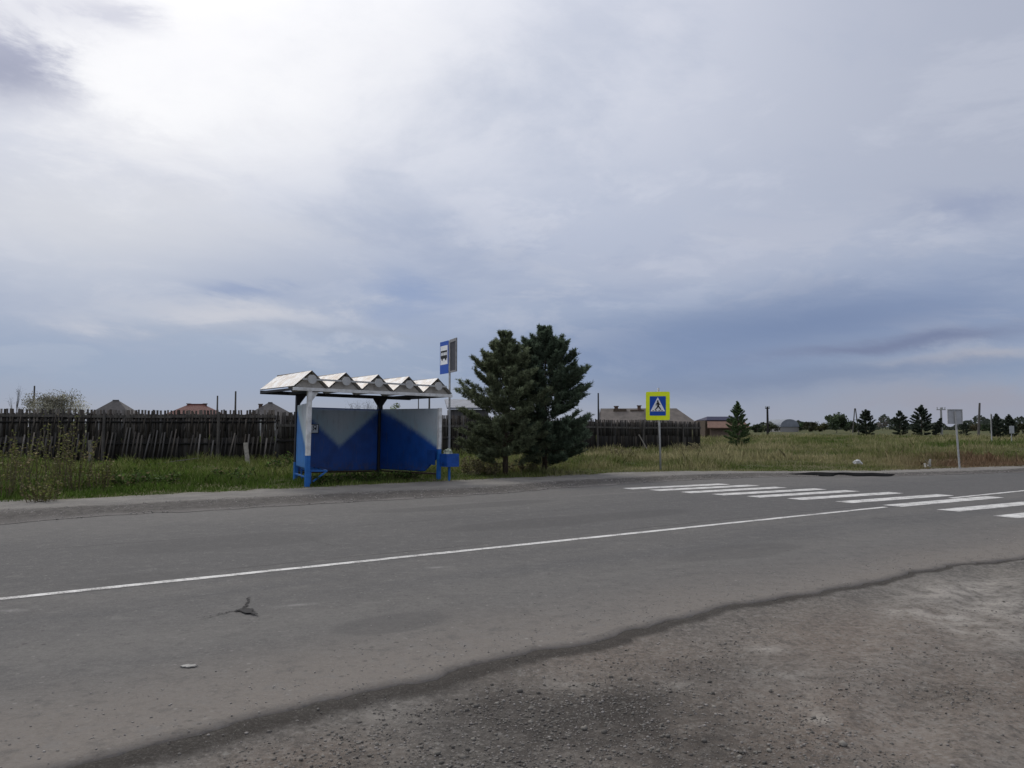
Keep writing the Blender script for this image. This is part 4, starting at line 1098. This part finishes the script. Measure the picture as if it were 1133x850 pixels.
# far bushes along the right horizon
far = [(838, 470, 200, 12), (853, 468, 215, 14), (872, 467.5, 240, 16), (884, 467, 240, 14), (896, 466, 225, 15), (909, 469, 230, 14), (940, 466, 220, 12), (951, 468, 200, 12), (1079, 471, 260, 16), (1092, 470, 250, 14), (1130, 468, 160, 12)]
lbs = ['first low bush right of the small young pine', 'low bush around the foot of the stubby dark pole', 'low dark bush just right of the grey barn', 'low bush second right of the grey barn', 'fuller dark bush midway between the barn and the round green tree',
       'lower bush touching the left side of the round green tree', 'bush wedged between the round green tree and the A-shaped pole', 'bush wedged between the A-shaped pole and the round dark pine',
       'low far bush left of the bare leaning pole', 'low far bush right of the bare leaning pole', 'dark bush at the very right edge of the view']
for i, (px, pt, d, w) in enumerate(far):
    broadleaf(px, d, Z(pt, d), w/2/F0*d*1.25, 60+i, lbs[i], 900, .45, (.034+.01*(i % 3), .046+.008*(i % 2), .024), zc=.42, name='far_bush', cat='bush', clumps=13, group='bushes along the horizon')
# the wood on the horizon reads as one mass: crowns of leaf faces with depth
N = 26000
az = rng.uniform(R(-40), R(42), N); dd_ = rng.uniform(380, 460, N)
hh = 3.4+1.2*np.sin(az*60)+.9*np.sin(az*143+1)+.6*np.sin(az*331)
hh *= np.where(az > R(25), 1.15, .8)
zz_ = rng.uniform(0, 1, N)**.7*hh
P = np.stack([dd_*np.sin(az), dd_*np.cos(az), zz_], -1)
a = rng.normal(size=(N, 3)); a /= np.linalg.norm(a, axis=1)[:, None]; b_ = np.cross(a, rng.normal(size=(N, 3))); b_ /= np.linalg.norm(b_, axis=1)[:, None]
s_ = rng.uniform(.8, 1.7, N)[:, None]
V = np.stack([P-a*s_*.5, P+b_*s_*.4, P+a*s_*.5, P-b_*s_*.4], 1).reshape(-1, 3)
cc = np.array([.045, .055, .042])[None]*np.exp(rng.normal(0, .25, N))[:, None]
o = mesh_np('distant_woods', V, np.arange(N*4).reshape(-1, 4), m_leaf, cols=np.repeat(cc, 4, 0))
tag(o, 'low dark wood lining the horizon', 'woods', kind='stuff')

# ------------------------------------------------------------------ grass
def nz(x, y, f, seed=0):
    return np.sin(x*f+seed+1.7*np.sin(y*f*.7+seed*2))*np.sin(y*f*1.13-seed+1.3*np.sin(x*f*.6))
def blades(N, r0, r1, az0, az1, name, label, hmul=1.0, tall=False):
    r = r0*(r1/r0)**rng.uniform(0, 1, N) if not tall else rng.uniform(r0, r1, N)
    az = rng.uniform(R(az0), R(az1), N)
    x, y = r*np.sin(az), r*np.cos(az); s, n = sn(x, y)
    dg = n-NG(s)-.12*nz(x, y, 2.3)-.05
    ok = dg > 0
    x, y, r, s, dg = x[ok], y[ok], r[ok], s[ok], dg[ok]; N = len(x)
    n1 = nz(x, y, .55, 1); n2 = nz(x, y, 1.7, 4); n3 = nz(x, y, .17, 7); n4 = nz(x, y, 4.5, 2)
    right = np.clip((x+2)/7, 0, 1)*np.clip((y-20)/5, 0, 1)
    azd = np.degrees(np.arctan2(x, y))
    h = (.045+.13*np.clip(dg/1.8, 0, 1))*(1+.55*n1+.55*n2+.35*n4)*(1+.12*right)
    n5 = nz(x, y, .9, 9); h = h*np.exp(.55*n5*right+.3*n5)
    h = np.clip(h*(1-.25*right), .03, .45)*rng.uniform(.55, 1.3, N)*hmul
    h *= 1+np.clip((r-40)/80, 0, 1)*.3
    w = (.009+r*.00042)*rng.uniform(.7, 1.3, N)
    green = np.array([.082, .140, .024]); olive = np.array([.140, .146, .046]); dry = np.array([.25, .225, .125]); redd = np.array([.15, .095, .062])
    kd = np.clip(.22+.35*n1*.8+.5*n3+.3*right+.18*n2+rng.normal(0, .22, N), 0, 1)
    c = green[None]*(1-kd)[:, None]+olive[None]*kd[:, None]
    kk = np.clip((.07+.29*right)*(1+.9*n2+.9*n3+1.0*n1)+rng.normal(0, .2, N), 0, .95)
    if tall: kk = np.clip(kk+.65, 0, 1)
    c = c*(1-kk)[:, None]+dry[None]*kk[:, None]
    rd = np.exp(-((azd-30.5)/3.6)**2-((r-37)/9)**2)
    rd = np.clip(rd*1.2*(1+.5*n2), 0, .9)
    c = c*(1-rd)[:, None]+redd[None]*rd[:, None]
    c *= (np.exp(rng.normal(0, .2, N))*(1+.22*n1+.18*n2+.12*n3))[:, None]
    ang = rng.uniform(0, 6.283, N); ln = rng.uniform(.1, .75 if not tall else .4, N)*h; la = rng.uniform(0, 6.283, N)
    z = gz(x, y)-.01
    B = np.stack([x, y, z], -1); sd = np.stack([np.cos(ang), np.sin(ang), 0*ang], -1)*(w/2)[:, None]
    T = B+np.stack([np.cos(la)*ln, np.sin(la)*ln, h], -1)
    Mi = B+np.stack([np.cos(la)*ln*.3, np.sin(la)*ln*.3, h*.6], -1)
    V = np.stack([B-sd, B+sd, Mi+sd*.8, T, Mi-sd*.8], 1)
    F_ = np.arange(N*5).reshape(N, 5)
    o = mesh_np(name, V.reshape(-1, 3), F_, m_grass, cols=np.repeat(c, 5, 0))
    return tag(o, label, 'grass', kind='stuff')
blades(420000, 16.5, 140, -37, 37, 'grass', 'short green and olive grass covering the verge and meadow')
blades(9000, 19, 60, -6, 36, 'dry_stalks', 'thin dry tan stalks standing in the meadow grass', 1.35, True)

# tall weeds and low plants on the verge
def weed(px, py, h, rad, seed, label, c0=(.075, .085, .03), stems=16, lv=14, ls=.07, name='weed_plant', dryc=.3):
    rs = random.Random(seed)
    x0, y0 = ground_pt(px, py, .04); z0 = gz1(x0, y0)
    t = empty(name, (x0, y0, z0), 0, label, 'plant', 'weeds on the roadside verge')
    st_ = MB(); V, C_ = [], []
    for i in range(stems):
        a = rs.uniform(0, 6.283); r0 = rad*rs.random()**.6*.6; b0 = Vector((math.cos(a)*r0, math.sin(a)*r0, -.03)); hh = h*rs.uniform(.5, 1.05)
        tip = b0+Vector((math.cos(a)*rad*rs.uniform(.1, .6), math.sin(a)*rad*rs.uniform(.1, .6), hh)); mid = b0.lerp(tip, .5)+Vector((rs.gauss(0, .04), rs.gauss(0, .04), .05*h))
        st_.tube([(0, 0, -.08), b0, mid, tip], [.012, .010, .007, .003], 4, caps=False)
        for j in range(lv):
            f = rs.uniform(.12, 1.0); p = b0.lerp(mid, f*2) if f < .5 else mid.lerp(tip, f*2-1)
            d = Vector((rs.gauss(0, 1), rs.gauss(0, 1), rs.uniform(.0, .9))).normalized(); s_ = ls*rs.uniform(.5, 1.3); w = d.cross(Vector((rs.gauss(0, 1), rs.gauss(0, 1), rs.gauss(0, 1)))).normalized()*s_*.28
            V += [p, p+d*s_*.5+w, p+d*s_, p+d*s_*.5-w]
            k = math.exp(rs.gauss(0, .3)); c = c0 if rs.random() > dryc else (.19, .155, .085); C_ += [tuple(q*k for q in c)]*4
    st_.build('stems', m_weedstem, t)
    mesh_np('leaves', np.array([v[:] for v in V]), np.arange(len(V)).reshape(-1, 4), m_leaf, t, cols=np.array(C_))
    return t
m_weedstem = M('weed_stem', (.13, .105, .06), .9, .3, 20)
W = [(8, 552, 1.35, .8, 'tall ragged weed at the left edge of the view'), (36, 546, 1.5, .8, 'tall leafy weed beside the ragged one at the left edge'),
     (62, 540, 1.95, .85, 'tallest leafy weed before the dark fence, its top reaching mid fence'), (84, 543, 1.35, .7, 'bushy weed right of the tallest one'),
     (112, 545, .95, .45, 'thin upright weed right of the short grey stake'), (45, 556, .55, .6, 'low brownish weed in front of the tallest one'), (22, 538, 1.4, .8, 'pale weed close to the fence at the far left'),
     (142, 540, .45, .5, 'low round tuft between the thin weed and the leaning plank'), (172, 538, .38, .6, 'wide low green tuft on the verge halfway to the shelter'), (258, 533, .42, .6, 'low green clump before the leaning plank'),
     (312, 524, .75, .6, 'thin weed by the fence just left of the shelter'), (360, 537, .28, .5, 'small dark weed under the bench frame in the shelter'), (405, 534, .3, .6, 'dark low weed below the back wall of the shelter'),
     (450, 531, .26, .5, 'low weed beneath the right wall of the shelter'), (522, 527, .6, .5, 'dry weed between the litter bin and the left pine'), (582, 524, .5, .6, 'dry brown weed between the trunks of the two pines'),
     (540, 526, .45, .5, 'dry weed at the foot of the left pine'), (690, 508, .6, .7, 'pale dry weed clump before the grey fence right of the pines'), (765, 503, .6, .8, 'pale dry weed clump below the end of the grey fence')]
for i, (px, py, h, rad, lb) in enumerate(W):
    dry = i >= 14; weed(px, py, h, rad*(.75 if i < 7 else 1), 100+i, lb, (.20, .18, .10) if dry else ((.115, .125, .038) if i < 7 else (.062, .10, .024)), stems=20 if i < 7 else 20, lv=22, ls=.07 if i < 7 else .10, dryc=.22 if i < 7 else .12)

# ------------------------------------------------------------------ litter
for (px, py, s_, lb, nm) in ((949, 516.5, .13, 'round white plastic bag lying in the grass right of the asphalt heap', 'plastic_bag'), ):
    x_, y_ = ground_pt(px, py); crumple(nm, (x_, y_, gz1(x_, y_)+.06), s_*1.1, s_, s_*1.0, m_litter, 7, lb, 'litter')
x_, y_ = ground_pt(1027, 520); z_ = gz1(x_, y_)
mb = MB()
for i in range(7):
    a = random.uniform(0, 3.1); L = random.uniform(.15, .32); c = Vector((random.uniform(-.18, .18), random.uniform(-.1, .1), .03+.02*i)); dv = Vector((math.cos(a), .3*math.sin(a), random.uniform(.1, .9))).normalized()
    mb.beam(c, c+dv*L, .07, .012)
o = mb.build('torn_cardboard', M('torn_cardboard', (.30, .285, .25), .9, .3, 12)); o.location = (x_, y_, z_)
tag(o, 'heap of torn pale cardboard strips in the grass left of the blank square sign', 'litter')
x_, y_ = ground_pt(209, 738)
mb = MB(); P = [(.052*math.cos(a*.2618)*(1+.18*math.sin(a*2.1)), .030*math.sin(a*.2618)*(1+.2*math.cos(a*1.7))) for a in range(24)]
mb.prism(P, (0, 0, .004), (1, 0, 0), (0, 1, 0), (0, 0, 1), .006); o = mb.build('flattened_cup', M('dirty_white', (.30, .29, .27), .8, .4, 40)); o.location = (x_, y_, 0)
tag(o, 'flattened whitish cup lying alone on the near lane', 'litter')

# ------------------------------------------------------------------ sky, sun
SUN_AZ, SUN_EL = -26, 40
w = bpy.data.worlds.new('World'); sc.world = w; w.use_nodes = True
nt = w.node_tree; bg = nt.nodes['Background']; bg.inputs[1].default_value = .1
sky = nt.nodes.new('ShaderNodeTexSky'); sky.sky_type = 'NISHITA'; sky.sun_disc = False
sky.sun_elevation = R(SUN_EL); sky.sun_rotation = R(SUN_AZ % 360)
dirv = nt.nodes.new('ShaderNodeTexCoord').outputs['Generated']
x, y, z = sepxyz(nt, dirv)
az = x._m('ARCTAN2', y)*(180/math.pi); el = z._m('ARCSINE')*(180/math.pi)
# cloud deck as a flat sheet: noise compresses towards the horizon
cv = nt.nodes.new('ShaderNodeCombineXYZ'); zz_ = z._m('MAXIMUM', 0.0)+.13
nt.links.new((x/zz_).k, cv.inputs[0]); nt.links.new((y/zz_).k, cv.inputs[1]); deck = cv.outputs[0]
cv2 = nt.nodes.new('ShaderNodeCombineXYZ')
nt.links.new((az*.035+el*.02).k, cv2.inputs[0]); nt.links.new((el*.10).k, cv2.inputs[1]); band = cv2.outputs[0]
n1 = noi(nt, deck, .8, 9, .6, .4); n2 = noi(nt, deck, 2.2, 8, .64, .3); n3 = noi(nt, band, 1.0, 9, .62, .45); n4 = noi(nt, band, 2.6, 8, .64, .4)
K = 10.0
def L10(c, k=1.0): return tuple(v*K*k for v in lin(c))
# warped directions so cloud edges are ragged
azw = az+(n4-.5)*16+(n3-.5)*10; elw = el+(n3-.5)*5+(n4-.5)*3.5
ramp = nt.nodes.new('ShaderNodeValToRGB'); cr = ramp.color_ramp
stops = [(-5, (150, 156, 172)), (0, (152, 160, 178)), (3.5, (138, 155, 184)), (8, (155, 167, 192)), (13, (178, 186, 206)), (20, (200, 205, 220)), (28, (212, 216, 230)), (50, (235, 236, 242)), (90, (225, 228, 235))]
while len(cr.elements) > 1: cr.elements.remove(cr.elements[-1])
for i, (e, c) in enumerate(stops):
    p = (e+5)/95
    q = cr.elements[0] if i == 0 else cr.elements.new(p)
    q.position = p; q.color = (*[v*(1 if e < 30 else 1.75) for v in lin(c)], 1)
t = ((el+(n3-.5)*4+5)/95).clamp(); nt.links.new(t.k, ramp.inputs[0])
sc10 = nt.nodes.new('ShaderNodeVectorMath'); sc10.operation = 'SCALE'; nt.links.new(ramp.outputs[0], sc10.inputs[0]); sc10.inputs[3].default_value = K
col = sc10.outputs[0]
def G(a0, e0, sa, se, rot=0, warp=True):
    A_, E_ = (azw, elw) if warp else (az, el)
    da = A_-a0; de = E_-e0
    if rot: c_, s_ = math.cos(R(rot)), math.sin(R(rot)); da, de = da*c_+de*s_, de*c_-da*s_
    return ((da/sa).sq()*-1-(de/se).sq()).exp()
def put(f, c, k=1.0):
    global col
    col = mix(nt, f, col, L10(c, k))
put(az.step(2, 36)*el.step(6, 16)*.85, (172, 178, 195))                 # greyer on the right
put(G(-19, 26.5, 22, 10, 0, False)*.85, (241, 242, 247))                  # wide veil round the hidden sun
put(n1.step(.47, .62)*.5*el.step(3, 10)*(1-el.step(22, 34)*.5), (164, 175, 198))        # mottled deck
put((1-n2).step(.50, .64)*.32*el.step(4, 13)*(1-az.step(2, 20)*.4), (220, 222, 232))
put(n3.step(.47, .6)*.6*el.step(1, 5)*(1-el.step(11, 19)), (142, 156, 186))
put((1-n4).step(.5, .62)*.38*el.step(2, 6)*(1-el.step(10, 18)), (196, 199, 211))
put(G(-28, 12.5, 13, 4.5)*.55, (219, 220, 225))
azw = azw+(n1-.5)*34+(n2-.5)*20; elw = elw+(n2-.5)*16+(n1-.5)*10
put(G(-25.5, 22.5, 10.5, 6.0)*.95, (251, 251, 252), 1.03)
put(G(-20, 28.5, 15, 7.5)*.8, (249, 249, 252), 1.02)
put(G(-29, 17.5, 9, 2.2)*.5, (232, 232, 237))
put(G(-27, 46, 17, 9, 0, False)*.9, (255, 252, 246), 6.0)
azw = az+(n4-.5)*16+(n3-.5)*10; elw = el+(n3-.5)*5+(n4-.5)*3.5
put(G(-34.0, 22.0, 3.4, 2.4)*.95, (170, 174, 195))                      # dark cloud, upper left corner
put(G(-35.0, 20.6, 2.8, 1.5)*.8, (150, 155, 178))
put(G(-28.5, 25.3, 3.4, .9)*.7, (192, 195, 212))
put(G(-25, 15.6, 4, .7)*.4, (206, 209, 221))
put(G(-27, 13, 14, 2.2)*.55, (216, 217, 222))
put(G(-14, 10.0, 14, 3.2)*.55, (160, 170, 193))
put(G(-7.5, 9.6, 3.4, 1.7)*.85, (136, 154, 190))
put(G(-19, 9.2, 3.4, .6)*.85, (140, 155, 188))
put(G(-20.5, 7.4, 6.5, .9)*.9, (200, 201, 210))
put(G(-14, 6.4, 9, .45)*.6, (150, 160, 182))
put(G(-28, 4.6, 11, 2.0)*.6, (142, 160, 188))
put(G(20, 7.0, 16, 2.2, 6)*.95, (113, 130, 166))                       # slate band at the lower right
put(G(10, 4.4, 10, 2.8)*.8, (114, 133, 171))
put(G(13, 11.5, 9, 1.6)*.35, (188, 191, 206))
put(G(30, 13.3, 4, 1.3)*.7, (146, 156, 184))
put(G(26, 5.4, 9, .6, 5)*.95, (112, 122, 155))                        # ragged streak above the pale gap
put(G(30, 4.3, 6, .5, 5)*.9, (182, 181, 190))
put(G(21, 3.1, 14, 1.0, 4)*.75, (112, 128, 162))
put(G(29, 1.4, 9, 1.2)*.75, (150, 150, 166))
fin = mix(nt, .93, sky.outputs[0], col)
nt.links.new(fin, bg.inputs[0])

sun = bpy.data.lights.new('sun', 'SUN'); sun.energy = 1.4; sun.angle = R(14); sun.color = (1, .95, .88)
so = bpy.data.objects.new('sun', sun); COL.objects.link(so)
sd = Vector((math.sin(R(SUN_AZ))*math.cos(R(SUN_EL)), math.cos(R(SUN_AZ))*math.cos(R(SUN_EL)), math.sin(R(SUN_EL))))
so.rotation_euler = sd.to_track_quat('Z', 'Y').to_euler()
so.location = sd*50

# ------------------------------------------------------------------ camera
cam = bpy.data.cameras.new('camera'); co = bpy.data.objects.new('camera', cam); COL.objects.link(co)
co.location = (0, 0, CAMH); co.rotation_euler = (R(90)+PITCH, 0, 0)
cam.sensor_width = 36; cam.lens = 36*F0/1133; cam.clip_start = .05; cam.clip_end = 9000
sc.camera = co
sc.view_settings.view_transform = 'Standard'; sc.view_settings.look = 'None'
sc.view_settings.exposure = 0; sc.view_settings.gamma = 1
sc.render.resolution_x = 1024; sc.render.resolution_y = 768
